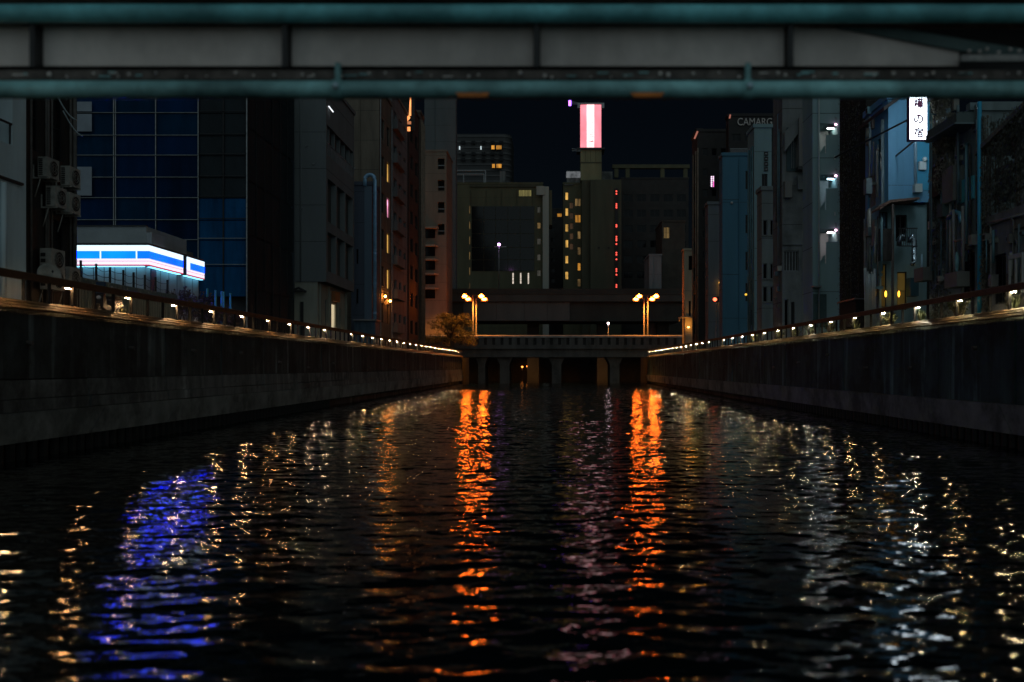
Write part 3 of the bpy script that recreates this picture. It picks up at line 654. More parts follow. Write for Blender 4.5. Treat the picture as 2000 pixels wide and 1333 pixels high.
    t = thing('low_panel_wall', 'low grey-green panel wall between the railing and the lit store', 'wall', (Xw, 42, TOP-.06))
    me = MB().box(-.06, .06, .01, .97, TOP-.06, 6.2).mesh('panel', wmat)
    for k in range(10): inst('panel', me, t, (Xw+random.uniform(-.01, .01), y0+k*.98, 0))
    rib = MB().box(.061, .085, -.02, .02, TOP, 6.18).mesh('rib', wmat)
    for k in range(40): inst('rib', rib, t, (Xw, y0+.12+k*.245, 0))
    t = thing('rope_fence', 'row of thin dark posts with sagging ropes in front of the lit store', 'fence', (Xw, 42, 6.2))
    px = [158, 188, 215, 241, 261, 283, 304, 327]; xp = Xw+.02
    for i, p in enumerate(px): MB().tube([(xp, Yx(p, xp), 6.2), (xp, Yx(p, xp), 6.88)], .05, 7).build('post', steel_dark, t)
    for i in range(len(px)-1):
        ya, yb = Yx(px[i], xp), Yx(px[i+1], xp)
        for zr in (6.45, 6.74):
            sg = random.uniform(.04, .13)
            MB().tube([(xp, ya+(yb-ya)*q/8, zr-sg*4*(q/8)*(1-q/8)) for q in range(9)], .012, 5, False).build('rope', steel_dark, t)
    # ---- convenience store
    Y = 50.2; xc = -22.0; z = lambda py: Zh(py, Y)
    sw = M('store_wall', (.38, .42, .46), .6, .15, 1, True)
    t = thing('convenience_store', 'low corner store with a glowing white and blue striped sign band', 'store', (-26, 54, TOP-.06))
    MB().box(-31, xc, Y, 57.6, TOP-.06, z(480)).build('wall', sw, t)
    for k in range(14):
        px_ = X(140+k*21, Y)
        if px_ < xc: MB().box(px_, px_+.03, Y-.012, Y-.001, TOP, z(522)).build('wall_joint', frame_dk, t)
    for k in range(6): MB().box(xc+.001, xc+.012, 50.9+k*1.15, 50.93+k*1.15, TOP, z(522)).build('wall_joint', frame_dk, t)
    MB().box(-31, X(281, Y), Y+.3, 56, z(480)+.004, z(441)).build('roof_screen', M('roof_screen_grey', (.34, .38, .4), .7, .12, .8), t)
    MB().box(-31.1, X(282, Y), Y+.2, Y+.45, z(441)+.004, z(439)).build('screen_cap', frame_dk, t)
    MB().box(X(281, Y)+.01, X(292, Y), Y+.3, Y+2, z(480)+.004, z(453)).build('duct_box', sw, t)
    MB().box(xc-2.2, xc-.2, 52, 57.3, z(480)+.004, z(463)).build('roof_plant', M('roof_plant_grey', (.12, .14, .14), .7, .2, 1), t)
    MB().box(-31, xc+.22, Y-.22, 57.9, z(480)-.02, z(478)+.06).build('eave', frame_dk, t)
    d = MB(); aw = .33; pts = [(xc+.02, 50.75+aw+aw*math.cos(a), z(540)+.25+aw*1.3*math.sin(a)) for a in [i*math.pi/10 for i in range(11)]]
    d.poly(pts+[(xc+.02, 50.75, TOP), (xc+.02, 50.75+2*aw, TOP)], (.05, 0, 0)).build('arched_door', M('navy_door', (.02, .04, .10), .4, .2, 2), t)
    # sign band
    bk = MB().box(-31, xc+.3, Y-.3, Y-.004, z(521), z(481)).build('sign_band', frame_al, t)
    bk2 = MB().box(xc+.004, xc+.3, Y+.02, 54.5, z(521), z(481)).build('sign_band', frame_al, t)
    bk3 = MB().box(xc+.004, xc+.3, 55.0, 57.8, z(521), z(481)).build('sign_band', frame_al, t)
    wh = E('sign_white', (.64, .84, 1), 1.5); wl = E('sign_pale_pink', (.88, .82, 1), 1.15); bl1 = E('sign_blue_front', (.0, .019, 1.0), 16, .25, (.5, .5, .5)); bl2 = E('sign_blue_side', (.0, .011, 1.0), 19, .2, (.5, .5, .5)); rd = E('sign_red_line', (1, .04, .12), .7)
    yf = Y-.30
    for nm_, m_, a, b_ in (('sign_stripe', wh, 481, 492), ('sign_stripe', wl, 507, 511.4), ('red_line', rd, 511.4, 512.2), ('sign_stripe', wl, 512.2, 518.5), ('red_line', rd, 518.5, 520.5)):
        MB().box(-30.9, xc+.33, yf-.035, yf-.002, z(b_)+.004, z(a)).build(nm_, m_, bk)
        MB().box(xc+.302, xc+.33, Y-.297, 54.45, z(b_)+.004, z(a)).build(nm_, m_, bk2)
        MB().box(xc+.302, xc+.33, 55.03, 57.75, z(b_)+.004, z(a)).build(nm_, m_, bk3)
    ed = [40, 132, 202, 272, 287]
    for i in range(4):
        a, b_ = ed[i], ed[i+1]
        MB().box(X(a+1.5, Y), X(b_-1.5, Y) if i < 3 else xc+.33, yf-.035, yf-.002, z(507)+.004, z(492)-.004).build('sign_panel', bl1 if i < 3 else bl2, bk)
        if i < 3: MB().box(X(b_-1.5, Y)+.005, X(b_+1.5, Y)-.005, yf-.036, yf-.002, z(507)+.004, z(492)-.004).build('sign_divider', wh, bk)
    MB().box(xc+.302, xc+.33, Y-.297, 54.45, z(507)+.004, z(492)-.004).build('sign_panel', bl2, bk2)
    MB().box(xc+.302, xc+.33, 55.5, 57.75, z(507)+.004, z(492)-.004).build('sign_panel', bl2, bk3)
    MB().box(xc+.302, xc+.33, 55.03, 55.49, z(507)+.004, z(492)-.004).build('sign_divider', wh, bk3)
    sl = E('soffit_strip', (.20, .70, 1), 3.0)
    MB().box(-30.5, xc, Y-.26, Y-.06, z(521)-.03, z(521)-.004).build('soffit_light', sl, bk); MB().box(xc+.06, xc+.26, Y+.1, 54.3, z(521)-.03, z(521)-.004).build('soffit_light', sl, bk2); MB().box(xc+.06, xc+.26, 55.05, 57.7, z(521)-.03, z(521)-.004).build('soffit_light', sl, bk3)
    # ---- sheeted scaffold building
    Y = 66.0; z = lambda py: Zh(py, Y); x = lambda px: X(px, Y); Xs = x(482)
    sheet = M('navy_scaffold_sheet', (.001, .024, .085), .75, .35, .5, True, bump=.5, bscale=2.5, spec=.08)
    sheet_b = M('blue_lit_tarp', (.004, .075, .20), .7, .5, .7, True, bump=.6, bscale=2, spec=.1)  # tarp colour lightened to paint in the store sign's blue light
    sheets = [sheet, M('navy_sheet_worn', (.002, .03, .075), .75, .4, .6, True, bump=.5, bscale=2, spec=.08), M('navy_sheet_dark', (.001, .018, .06), .75, .4, .6, True, bump=.5, bscale=3, spec=.08)]
    sheet_d = M('dark_scaffold_mesh', (.012, .02, .026), .8, .4, .5, True, bump=.4, bscale=3)
    t = thing('scaffolded_building', 'tall building wrapped in navy scaffold sheets behind the lit store', 'building', (-28, 72, TOP-.06))
    MB().box(x(60), Xs-.15, Y+.8, 77.5, TOP-.06, 27).build('wall', M('hidden_wall', (.05, .055, .06), .8, .3, 1), t)
    vx = [60, 145, 222, 304, 387, 436, 482]; hy = [178, 221, 265, 304, 347, 387, 430, 469, 520, 580]
    for i in range(len(vx)-1):
        for j in range(len(hy)-1):
            m = MB(); a, b_ = x(vx[i])+.03, x(vx[i+1])-.03; c, d = z(hy[j+1])+.03, z(hy[j])-.03
            nx, nz = 6, 4; k0 = len(m.v); ph = random.uniform(0, 6)
            for p in range(nx+1):
                for q in range(nz+1):
                    dz = (.05*math.sin(p*1.9+ph)*math.sin(q*1.3+ph*2)+random.uniform(-.02, .02))*(0 if p in (0, nx) or q in (0, nz) else 1)
                    m.v.append((a+(b_-a)*p/nx, Y+.12+dz, c+(d-c)*q/nz))
            for p in range(nx):
                for q in range(nz): m.f.append((p*(nz+1)+q, (p+1)*(nz+1)+q, (p+1)*(nz+1)+q+1, p*(nz+1)+q+1))
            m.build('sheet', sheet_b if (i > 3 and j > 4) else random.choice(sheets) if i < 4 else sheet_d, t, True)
    for i, v in enumerate(vx): MB().tube([(x(v), Y, TOP-.06), (x(v), Y, 27)], .045 if v not in (482,) else .06, 7).build('standard', steel_grey if v != 436 else steel_dark, t)
    MB().tube([(x(226), Y-.02, TOP), (x(226), Y-.02, 27)], .035, 7).build('standard', steel_grey, t)
    for h in hy[1:-1]:
        MB().tube([(x(60), Y-.06, z(h)), (x(387), Y-.06, z(h))], .035, 6).build('ledger', steel_grey, t)
        MB().tube([(x(388), Y-.06, z(h)+.1), (x(482), Y-.06, z(h)+.1)], .03, 6).build('ledger', steel_grey if h > 460 else steel_dark, t)
    pale = M('pale_hoarding', (.27, .31, .36), .7, .12, 1)
    for a, b_ in ((200, 219), (224, 258), (327, 383)): MB().box(x(146), x(181), Y-.14, Y-.10, z(b_), z(a)).build('hoarding_panel', pale, t)
    ym = Y
    for k in range(6):
        for j in range(6):
            ya, yb = Y+.15+k*1.95, Y+.15+(k+1)*1.95-.05
            m = MB().quad((Xs-.02+random.uniform(-.05, .05), ya, TOP+j*3.8), (Xs-.02, yb, TOP+j*3.8), (Xs-.02+random.uniform(-.08, .08), yb, TOP+j*3.8+3.72), (Xs-.02, ya, TOP+j*3.8+3.72))
            o = m.build('sheet', sheet_d, t); md = o.modifiers.new('s', 'SOLIDIFY'); md.thickness = .02
    for k in range(7): MB().tube([(Xs+.03, Y+.1+k*1.95, TOP), (Xs+.03, Y+.1+k*1.95, 27)], .03, 6).build('standard', steel_dark, t)
    # cyan picket fence near its foot
    t = thing('picket_fence', 'short row of bright blue-green stakes at the foot of the scaffold', 'fence', (-19.5, 55, TOP-.06))
    cy = M('cyan_stake', (.10, .42, .46), .5, .2, 3)
    for px_ in (405, 421, 433, 437, 450): MB().tube([(-19.3, Yx(px_, -19.3), TOP-.06), (-19.3, Yx(px_, -19.3), Zh(564+(px_-405)*.2, Yx(px_, -19.3)))], .06, 7).build('stake', cy, t)
    # ---- grey building with loggias
    Y = 79.5; x1 = -19.5; gm = M('grey_panel_render', (.165, .185, .19), .8, .12, .5, True)
    gs = gm
    def zs(py, px): return H+(CY-py)/(CX-px)*19.5
    ops = []
    ops.append((79.9, 90.2, zs(300, 637), zs(237, 637)-.2, False))
    for c_, d_ in ((zs(440, 637), zs(338, 637)), (zs(538, 637), zs(443, 637))):
        for k in range(3): ops.append((80.1+k*3.45, 80.1+k*3.45+3.0, c_+.4, d_-.35, M('dim_shutter', (.075, .07, .065), .7, .15, 1), gm, 2, 1))
    t = building('grey_loggia_block', 'smooth grey block with a railed loggia and lit ground floor window', X(575, Y), x1, Y, 90.6, zs(560, 692)-.55, 27, gm, 1, sidew=ops, depth=.6)
    for k in range(5): MB().box(x1-.5, x1-.15, 81.2+k*2.0, 81.45+k*2.0, zs(300, 637), zs(237, 637)-.2).build('column', gm, t)
    g = MB(); 
    for k in range(36): g.box(x1-.06, x1-.02, 79.95+k*.285, 80.0+k*.285, zs(300, 637), zs(300, 637)+1.0)
    g.box(x1-.07, x1-.01, 79.9, 90.2, zs(300, 637)+1.0, zs(300, 637)+1.06); g.build('balustrade', frame_al, t)
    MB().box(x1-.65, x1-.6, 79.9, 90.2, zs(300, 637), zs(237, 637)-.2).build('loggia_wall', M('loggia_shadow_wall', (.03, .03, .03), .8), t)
    # recessed ground floor
    gf = M('cream_ground_floor', (.34, .34, .28), .8, .2, 1, True); xg = x1-.75; zt = zs(560, 692)-.56
    m = MB(); lo = [(82.2, 82.9, 5.2, 8.6), (84.6, 86.2, 5.9, 8.4), (87.6, 88.3, 5.2, 8.2)]
    wall_face(m, 'x', xg, 79.6, 90.5, TOP-.06, zt, lo, .15, 1); m.quad((X(575, Y), 79.6, TOP-.06), (xg, 79.6, TOP-.06), (xg, 79.6, zt), (X(575, Y), 79.6, zt)); m.build('ground_floor', gf, t)
    window(t, 'x', xg, 1, *lo[0], .15, glass, frame_al, 1, 1); window(t, 'x', xg, 1, *lo[1], .15, E('ground_window', (1, .82, .5), .8, .3, (4, 4, .3)), frame_al, 4, 1); window(t, 'x', xg, 1, *lo[2], .15, glass, frame_al, 1, 1)
    MB().box(xg+.01, xg+.35, 84.5, 86.4, 8.6, 9.5).build('awning', M('orange_awning', (.45, .17, .06), .7, .2, 3), t)
    for yy in (80.4, 83.6, 87.0, 90.2): MB().box(xg, xg+.12, yy-.15, yy+.15, TOP-.06, zt).build('pilaster', gf, t)
    MB().tube([(X(576, Y), Y-.3, Zh(567, Y)), (X(585, Y), Y-.3, Zh(563, Y)), (X(600, Y), Y-.3, Zh(571, Y))], .1, 8).build('canopy_edge', steel_dark, t)
    MB().box(X(576, Y), X(596, Y), Y-.6, Y-.01, Zh(571, Y), Zh(568, Y)).build('canopy', steel_dark, t)
    MB().box(X(574, Y), X(584, Y), Y-.06, Y-.004, TOP, Zh(573, Y)).build('entrance_panel', gf, t)
    MB().box(X(587, Y), X(593, Y), Y-.07, Y-.004, TOP, Zh(590, Y)).build('door', frame_dk, t)
    MB().tube([(x1+.05, 80.2, 25.0), (x1+.35, 80.6, 24.6)], .05, 6).build('wall_light', E('wall_spark', (.9, .95, 1), 1.5), t)
    # ---- blue-grey block with duct
    Y = 94.0
    bb = M('blue_grey_cladding', (.07, .085, .12), .7, .2, .6, True)
    ope = [(X(690, Y)+.3, X(700, Y), 9, 10.5, glass, frame_dk, 1, 1), (X(690, Y)+.3, X(700, Y), 13, 14.5, glass, frame_dk, 1, 1)]
    t = building('blue_grey_block', 'plain blue-grey block with a shiny duct on its corner beside the grey block', X(686, Y), X(727, Y), Y, 97.6, TOP-.06, Zh(362, Y), bb, 1, front=ope)
    MB().box(X(712, Y), X(727, Y)-.01, Y-.06, Y-.004, TOP, Zh(364, Y)).build('blue_lit_corner', M('lit_corner_blue', (.11, .16, .22), .6, .15, .6, True), t)  # lighter strip paints the blue light on the block's corner
    xd = X(732.5, Y); zt = Zh(346, Y); r = .19
    pts = [(xd, Y-.1, 6.2), (xd, Y-.1, zt-.3)]+[(xd-.5+.5*math.cos(a), Y-.1, zt-.3+.5*math.sin(a)) for a in [i*math.pi/10 for i in range(1, 11)]]+[(xd-1.0, Y-.1, zt-.9)]
    dm = M('blue_grey_duct', (.34, .60, .88), .25, .2, 2, metal=.2)
    d = MB().tube(pts, r, 14).build('duct', dm, t, True)
    for k in range(5): MB().tube([(xd, Y-.1, 8+k*3.0), (xd, Y-.1, 8.1+k*3.0)], r+.03, 14).build('duct_collar', dm, d)
    t = building('blue_shed', 'low blue corrugated shed at the foot of the blue-grey block', X(692, 91.5), X(733, 91.5), 91.5, 93.7, TOP-.06, Zh(627, 91.5), M('blue_corrugated', (.06, .11, .16), .6, .3, 2, True), 1, coping=False, cat='shed')
    MB().box(X(690, 91.5), X(736, 91.5), 91.2, 93.6, Zh(627, 91.5)+.004, Zh(624, 91.5)).build('roof', frame_al, t)
    for k in range(14): MB().box(X(694+k*2.8, 91.5), X(695+k*2.8, 91.5), 91.46, 91.497, TOP, Zh(629, 91.5)).build('rib', M('blue_corrugated', (0, 0, 0)), t)
    # ---- dark tall block behind with balconies
    Y = 104.0; t = building('dark_stair_block', 'tall black stair block rising behind the blue-grey block', X(686, Y), X(742, Y), Y, 110, TOP-.06, 33, M('black_render', (.035, .042, .046), .8, .3, .6, True), 1)
    for zz_ in (Zh(247, Y), Zh(290, Y), Zh(334, Y)):
        MB().box(X(692, Y), X(722, Y), Y-.9, Y-.005, zz_-.3, zz_).build('balcony_slab', conc, t)
        g = MB()
        for k in range(9): g.box(X(692+k*3.6, Y), X(692.6+k*3.6, Y), Y-.88, Y-.84, zz_+.003, zz_+1.0)
        g.box(X(692, Y), X(722, Y), Y-.89, Y-.83, zz_+1.0, zz_+1.05); g.build('balcony_rail', steel_dark, t)
    # ---- orange lit facades
    Xs = -18.5
    om = M('ochre_tile', (.16, .13, .10), .75, .3, 1, True)
    lit = {(1, 1): lit_y, (1, 2): lit_y, (1, 3): E('pink_window', (1, .35, .55), 1.3, .8, (1.5, 1.5, .8)), (1, 4): lit_y}
    t = building('ochre_flats', 'ochre flats with lit yellow windows and one pink one, orange from the street lamps', -26, Xs, 98.2, 105.4, TOP-.06, 32, om, 1, sidew=grid_side(98.6, 105, 6.5, 30, 2, 6, .5, .55, glass, frame_dk, 2, 1, lit))
    for y in (98.4, 105.2): MB().tube([(Xs+.1, y, TOP), (Xs+.1, y, 31.5)], .07, 7).build('downpipe', frame_al, t)
    for k in range(2): MB().ellipsoid((Xs+.3, 100+k*3.0, 10.2-k*.3), (.12, .12, .12), 8, 5).build('wall_lamp', E('orange_wall_lamp', (1, .30, .04), 110), t)
    gm2 = M('grey_tile', (.15, .155, .16), .7, .3, 1, True)
    t = building('grey_balcony_flats', 'grey flats with stacked slab balconies next to the ochre flats', -26, Xs, 105.8, 116.8, TOP-.06, 34, gm2, 1, sidew=grid_side(106.2, 116.4, 6, 33, 3, 7, .55, .5, glass, frame_al, 2, 1))
    for k in range(7):
        zz_ = 7.2+k*3.86
        MB().box(Xs+.003, Xs+.55, 106.4, 112.0, zz_-.6, zz_+.5).build('balcony', gm2, t)
    MB().box(Xs+.02, Xs+.3, 107, 110.5, 10.6, 10.75).build('wall_lamp', E('orange_tube', (1, .32, .04), 16), t)
    # ---- dark sliver block with orange vertical sign
    t = building('black_sliver_block', 'narrow black building with a tall orange neon sign', -26, -18.4, 117.2, 126, TOP-.06, 36, dark_br, 1, sidew=grid_side(117.6, 125.6, 6, 34, 2, 8, .5, .5, glass, frame_dk))
    t = thing('neon_sign', 'tall narrow glowing orange sign on the black sliver building', 'sign', (-17.9, 118, 30))
    zt, zb = Zh(192, 117.4), Zh(256, 117.4)
    MB().box(-18.35, -17.7, 117.2, 117.5, zb, zt+1).build('sign_box', steel_dark, t)
    on = E('orange_neon', (1, .33, .1), 1.6, .3, (1, 1, .5))
    xa = X(797, 117.2); xb = X(803, 117.2)
    MB().poly([(xa+.1, 117.17, zt-2.3), (xb, 117.17, zt-2.3), (xb, 117.17, zt+.6), (xa+.28, 117.17, zt+.6)], (0, .025, 0)).build('sign_stroke', on, t)
    MB().poly([(xa-.15, 117.17, zt-2.0), (xa+.12, 117.17, zt-2.25), (xb-.1, 117.17, zt-2.55), (xa-.1, 117.17, zt-3.0)], (0, .025, 0)).build('sign_stroke', on, t)
    MB().box(xa-.1, xb, 117.17, 117.197, zt-3.35, zt-2.62-.35).build('sign_stroke', E('orange_neon_dim', (1, .35, .14), .5), t)
    MB().box(xa-.1, xb-.1, 117.17, 117.197, zb-.1, zb+.45).build('sign_stroke', on, t)
    t = building('pipe_front_block', 'brown building with bundled pipes catching orange light before the beige flats', -26, -18.3, 126.4, 129.8, TOP-.06, 37, M('brown_render', (.12, .095, .075), .8, .3, .8, True), 1)
    for k, y in enumerate((126.6, 127.4, 128.4, 129.4)): MB().tube([(-18.15, y, TOP), (-18.15, y, 36)], .13, 8).build('pipe', M('pipe_tan', (.25, .19, .14), .6, .3, 2), t, True)
    # ---- beige flats with box balconies
    Y = 160.0; bm = M('beige_tile', (.20, .16, .12), .8, .2, .7, True)
    fr = [(X(855, Y), X(868, Y), Zh(v+21, Y), Zh(v, Y), False) for v in (310, 352, 395, 438)]
    t = building('beige_flats', 'beige flats with square balcony openings above the tree at the left bridge end', X(826, Y), X(872, Y), Y, 169, TOP-.06, Zh(297, Y), bm, 1, front=fr, depth=1.3)
    for v in (310, 352, 395, 438):
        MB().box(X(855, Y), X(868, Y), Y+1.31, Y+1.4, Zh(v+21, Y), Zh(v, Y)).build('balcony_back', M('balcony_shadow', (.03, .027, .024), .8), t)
        MB().box(X(855, Y), X(868, Y), Y+.12, Y+.18, Zh(v+14, Y), Zh(v+12.6, Y)).build('balcony_rail', frame_al, t)
    for v in (445, 480, 507, 535, 563):
        zz_ = Zh(v, Y)
        b_ = MB().poly([(X(828, Y), Y-1.3, zz_), (X(850, Y), Y-1.3, zz_), (X(857, Y), Y-.02, zz_), (X(828, Y), Y-.02, zz_)], (0, 0, -.25)).build('balcony', M('pale_beige', (.34, .28, .22), .8, .2, 1), t)
        MB().box(X(828, Y), X(829.3, Y), Y-1.28, Y-.03, zz_-2.0, zz_-.255).build('balcony_screen', M('pale_beige', (0, 0, 0)), b_)
        MB().box(X(830, Y), X(850, Y), Y-.05, Y-.02, zz_-1.8, zz_-.3).build('balcony_door', glass, b_)
    Y = 176.0; t = building('blue_grey_tower_block', 'tall bare blue-grey block rising behind the beige flats', X(829, Y), X(890, Y), Y, 178.5, TOP-.06, 56, M('blue_grey_render', (.11, .125, .13), .8, .15, .4, True), 1, sidew=grid_side(176.3, 178.2, 8, 50, 1, 9, .4, .4, glass, frame_dk))
left_bank()

# ================================================================== RIGHT BANK BUILDINGS
def text_mesh(body, size, ext=.01, bold=0):
    cu = bpy.data.curves.new('t', 'FONT'); cu.body = body; cu.size = size; cu.extrude = ext; cu.align_x = 'CENTER'; cu.align_y = 'CENTER'
    o = bpy.data.objects.new('t', cu); col.objects.link(o)
    dg = bpy.context.evaluated_depsgraph_get(); me = bpy.data.meshes.new_from_object(o.evaluated_get(dg))
    bpy.data.objects.remove(o)
    if bold:
        vs_ = [tuple(v.co) for v in me.vertices]; fs_ = [tuple(p_.vertices) for p_ in me.polygons]; V, F_ = [], []
        for k, (dx, dy) in enumerate(((0, 0), (bold, 0), (-bold, 0), (0, bold), (0, -bold))):
            n0 = len(V); V += [(a+dx, b_+dy, c+k*.002) for a, b_, c in vs_]; F_ += [tuple(q+n0 for q in f) for f in fs_]
        me = bpy.data.meshes.new('lettering'); me.from_pydata(V, [], F_); me.update()
    return me
def right_bank():
    # ---- dark brown tower with pink vertical sign
    Y = 118.0; x0 = X(1362, Y)
    t = building('brown_tower', 'tall dark brown building with a small pink neon strip near the right bridge end', x0, X(1428, Y), Y, 122.5, TOP-.06, Zh(258, Y), dark_br, -1,
                 front=[(X(1372+i*18, Y), X(1382+i*18, Y), Zh(v+14, Y), Zh(v, Y), glass, frame_dk, 1, 1) for i in range(3) for v in (290, 330, 370, 410, 450, 490, 530) if not (i == 1 and v == 330)], sidew=grid_side(118.3, 122.2, 6, 30, 1, 7, .5, .5, glass, frame_dk))
    MB().box(X(1362, Y), X(1376, Y), Y+1, Y+4, Zh(258, Y)+.36, Zh(247, Y)).build('roof_plant', dark_br, t)
    for px in (1354, 1359, 1363): MB().tube([(x0-.12, Yx(px, x0-.12), TOP), (x0-.12, Yx(px, x0-.12), 30)], .09, 7).build('pipe', M('pipe_tan', (.25, .19, .14), .6, .3, 2), t, True)
    ps = E('pink_white_neon', (1, .72, .95), 1.5); pm_ = E('magenta_neon', (1, .15, .6), 1.5)
    sb = MB().box(X(1385.5, Y), X(1395.5, Y), Y-.3, Y-.004, Zh(369, Y), Zh(343, Y)).build('sign_box', steel_dark, t)
    for k in range(6):
        MB().box(X(1387.5, Y), X(1390.5, Y), Y-.33, Y-.303, Zh(348+k*3.6, Y), Zh(345.5+k*3.6, Y)).build('sign_stroke', ps, sb)
        MB().box(X(1392, Y), X(1393.6, Y), Y-.33, Y-.303, Zh(348.4+k*3.6, Y), Zh(345.2+k*3.6, Y)).build('sign_stroke', pm_ if k > 2 else ps, sb)
    MB().tube([(X(1356, Y), Y-.2, Zh(272, Y)), (X(1362, Y), Y-.2, Zh(258, Y))], .12, 6).build('roof_light', E('roof_edge_pink', (1, .35, .25), .35), t)
    # orange low house by the bridge end
    Y = 140.0; t = building('orange_lit_house', 'small house washed in orange light at the right bridge end', X(1336, Y), X(1356, Y), Y, 142, TOP-.06, Zh(490, Y), M('cream_render', (.33, .28, .2), .8, .2, 1, True), -1,
                            front=[(X(1345, Y), X(1349.5, Y), Zh(618, Y), Zh(588, Y), glass, frame_dk, 1, 1), (X(1345, Y), X(1352, Y), Zh(528, Y), Zh(500, Y), glass, frame_dk, 1, 1)])
    MB().tube([(X(1326, Y), Y-.3, Zh(628, Y)), (X(1326, Y), Y-.3, Zh(622, Y)), (X(1332, Y), Y-.3, Zh(620, Y)), (X(1352, Y), Y-.3, Zh(621, Y))], .14, 8).build('vent_pipe', M('pipe_tan', (0, 0, 0)), t, True)
    MB().tube([(X(1338, Y), Y-.2, TOP), (X(1338, Y), Y-.2, Zh(600, Y))], .09, 7).build('standpipe', M('pipe_tan', (0, 0, 0)), t)
    ld = bpy.data.lights.new('lamp_light', 'POINT'); ld.energy = 90; ld.color = (1, .40, .05); ld.shadow_soft_size = .15
    wl = MB().ellipsoid((X(1343, Y), Y-.9, Zh(640, Y)), (.2, .15, .12), 8, 5).build('wall_lamp', E('house_lamp', (1, .42, .08), 12), t, True)
    lo = bpy.data.objects.new('lamp_light', ld); col.objects.link(lo); lo.parent = t; o_ = ORG[t.name]; lo.location = (X(1343, Y)-o_[0], Y-1.2-o_[1], Zh(634, Y)-o_[2])
    # ---- CAMARGUE building
    Y = 112.0; t = building('black_sign_block', 'black block with large pale roof lettering behind the blue building', X(1423, Y), X(1560, Y), Y, 113.6, TOP-.06, Zh(228, Y), M('black_cladding', (.022, .020, .020), .7, .2, .5), -1,
                            front=[(X(1430+i*24, Y), X(1446+i*24, Y), Zh(v+14, Y), Zh(v, Y), glass, frame_dk, 2, 1) for i in range(4) for v in (262, 300)])
    me = text_mesh('CAMARGUE', 1.25, .04); me.materials.clear(); me.materials.append(M('letter_grey', (.55, .50, .47), .5, .2, 3))
    o = inst('lettering', me, t, (X(1484, Y), Y-.12, Zh(239.5, Y)), (R(90), 0, 0)); 
    bw = max(v.co.x for v in me.vertices)-min(v.co.x for v in me.vertices); o.scale = ((X(1528, Y)-X(1440, Y))/bw, 1, 1)
    MB().tube([(X(1423, Y)+.1, Y-.1, Zh(232, Y)), (X(1426, Y), Y-.1, Zh(225, Y))], .1, 6).build('roof_light', E('roof_edge_pink', (0, 0, 0)), t)
    # ---- grey purple lower block
    Y = 108.0; gp = M('grey_mauve_render', (.15, .165, .18), .8, .2, .6, True)
    fr = [(X(1408, Y), X(1411.5, Y), Zh(v+30, Y), Zh(v, Y), glass, frame_dk, 1, 1) for v in (424, 492)]
    t = building('grey_mauve_block', 'plain grey block with an orange shop lamp, in front of the brown tower', X(1383, Y), X(1414, Y), Y, 110, TOP-.06, Zh(400, Y), gp, -1, front=fr, sidew=grid_side(108.3, 109.8, 8, 20, 1, 4, .4, .5, glass, frame_dk))
    MB().box(X(1408, Y), X(1412.5, Y), Y-.35, Y-.1, Zh(600, Y), Zh(556, Y)).build('lit_sign', E('amber_sign', (1, .38, .04), 1.6, .5, (1, 1, .7)), t)
    MB().ellipsoid((X(1406, Y), Y-.4, Zh(553, Y)), (.2, .15, .15), 8, 5).build('sign_lamp', E('amber_lamp', (1, .45, .08), 3), t, True)
    # traffic lamp
    Yt = 104.0; xt = X(1398, Yt)
    t = thing('signal_post', 'slim post with a small glowing red signal lamp behind the right railing', 'signal', (xt, Yt, TOP-.06))
    MB().tube([(xt, Yt, TOP-.06), (xt+.1, Yt, Zh(600, Yt)), (xt+.15, Yt, Zh(590, Yt))], .07, 7).build('post', steel_grey, t)
    hd = MB().box(xt-.35, xt+.4, Yt-.15, Yt+.15, Zh(590, Yt), Zh(580, Yt)).build('signal_head', steel_dark, t)
    MB().ellipsoid((xt-.12, Yt-.17, Zh(585.5, Yt)), (.22, .08, .2), 10, 6).build('signal_lens', E('red_signal', (1, .12, .05), 5), hd, True)
    # ---- blue chamfered building
    Y = 100.0; bl = M('blue_grey_paint', (.06, .17, .25), .75, .15, .5, True)
    fr = [(X(1456, Y), X(1461, Y), Zh(v+36, Y), Zh(v, Y), glass, frame_dk, 1, 2) for v in (334, 420, 492, 553)]
    t = building('slate_blue_block', 'slate blue block with a fenced roof in the middle of the right bank', X(1411, Y), X(1473, Y), Y, 102, TOP-.06, Zh(305, Y), bl, -1, front=fr)
    MB().box(X(1443, Y), X(1444.5, Y), Y-.1, Y-.004, TOP, Zh(310, Y)).build('downpipe', bl, t)
    for v in (390, 536): MB().box(X(1411, Y), X(1443, Y), Y-.02, Y-.003, Zh(v+.6, Y), Zh(v, Y)).build('joint', frame_dk, t)
    MB().ellipsoid((X(1429, Y), Y-.1, Zh(397, Y)), (.15, .12, .15), 8, 5).build('vent_cap', M('vent_white', (.5, .5, .5), .4), t, True)
    g = MB()
    for k in range(24): g.box(X(1428+k*1.8, Y), X(1428.6+k*1.8, Y), Y+.3, Y+.34, Zh(305, Y)+.36, Zh(290, Y))
    g.box(X(1427, Y), X(1471, Y), Y+.28, Y+.36, Zh(290, Y), Zh(289, Y)); g.build('roof_fence', frame_al, t)
    # ---- pale tower with four square plates
    Y = 90.0; pt = M('pale_cyan_render', (.21, .31, .33), .8, .15, .6, True)
    t = building('slim_plate_tower', 'slim grey tower with four small square sign plates down its front', X(1473, Y), X(1507, Y), Y, 93.1, TOP-.06, Zh(250, Y), pt, -1,
                 front=[(X(1488, Y), X(1499, Y), Zh(v+30, Y), Zh(v, Y), glass, frame_dk, 2, 1) for v in (340, 400, 428, 514, 560)], sidew=grid_side(90.2, 92.9, 6, 24, 1, 6, .4, .5, glass, frame_dk))
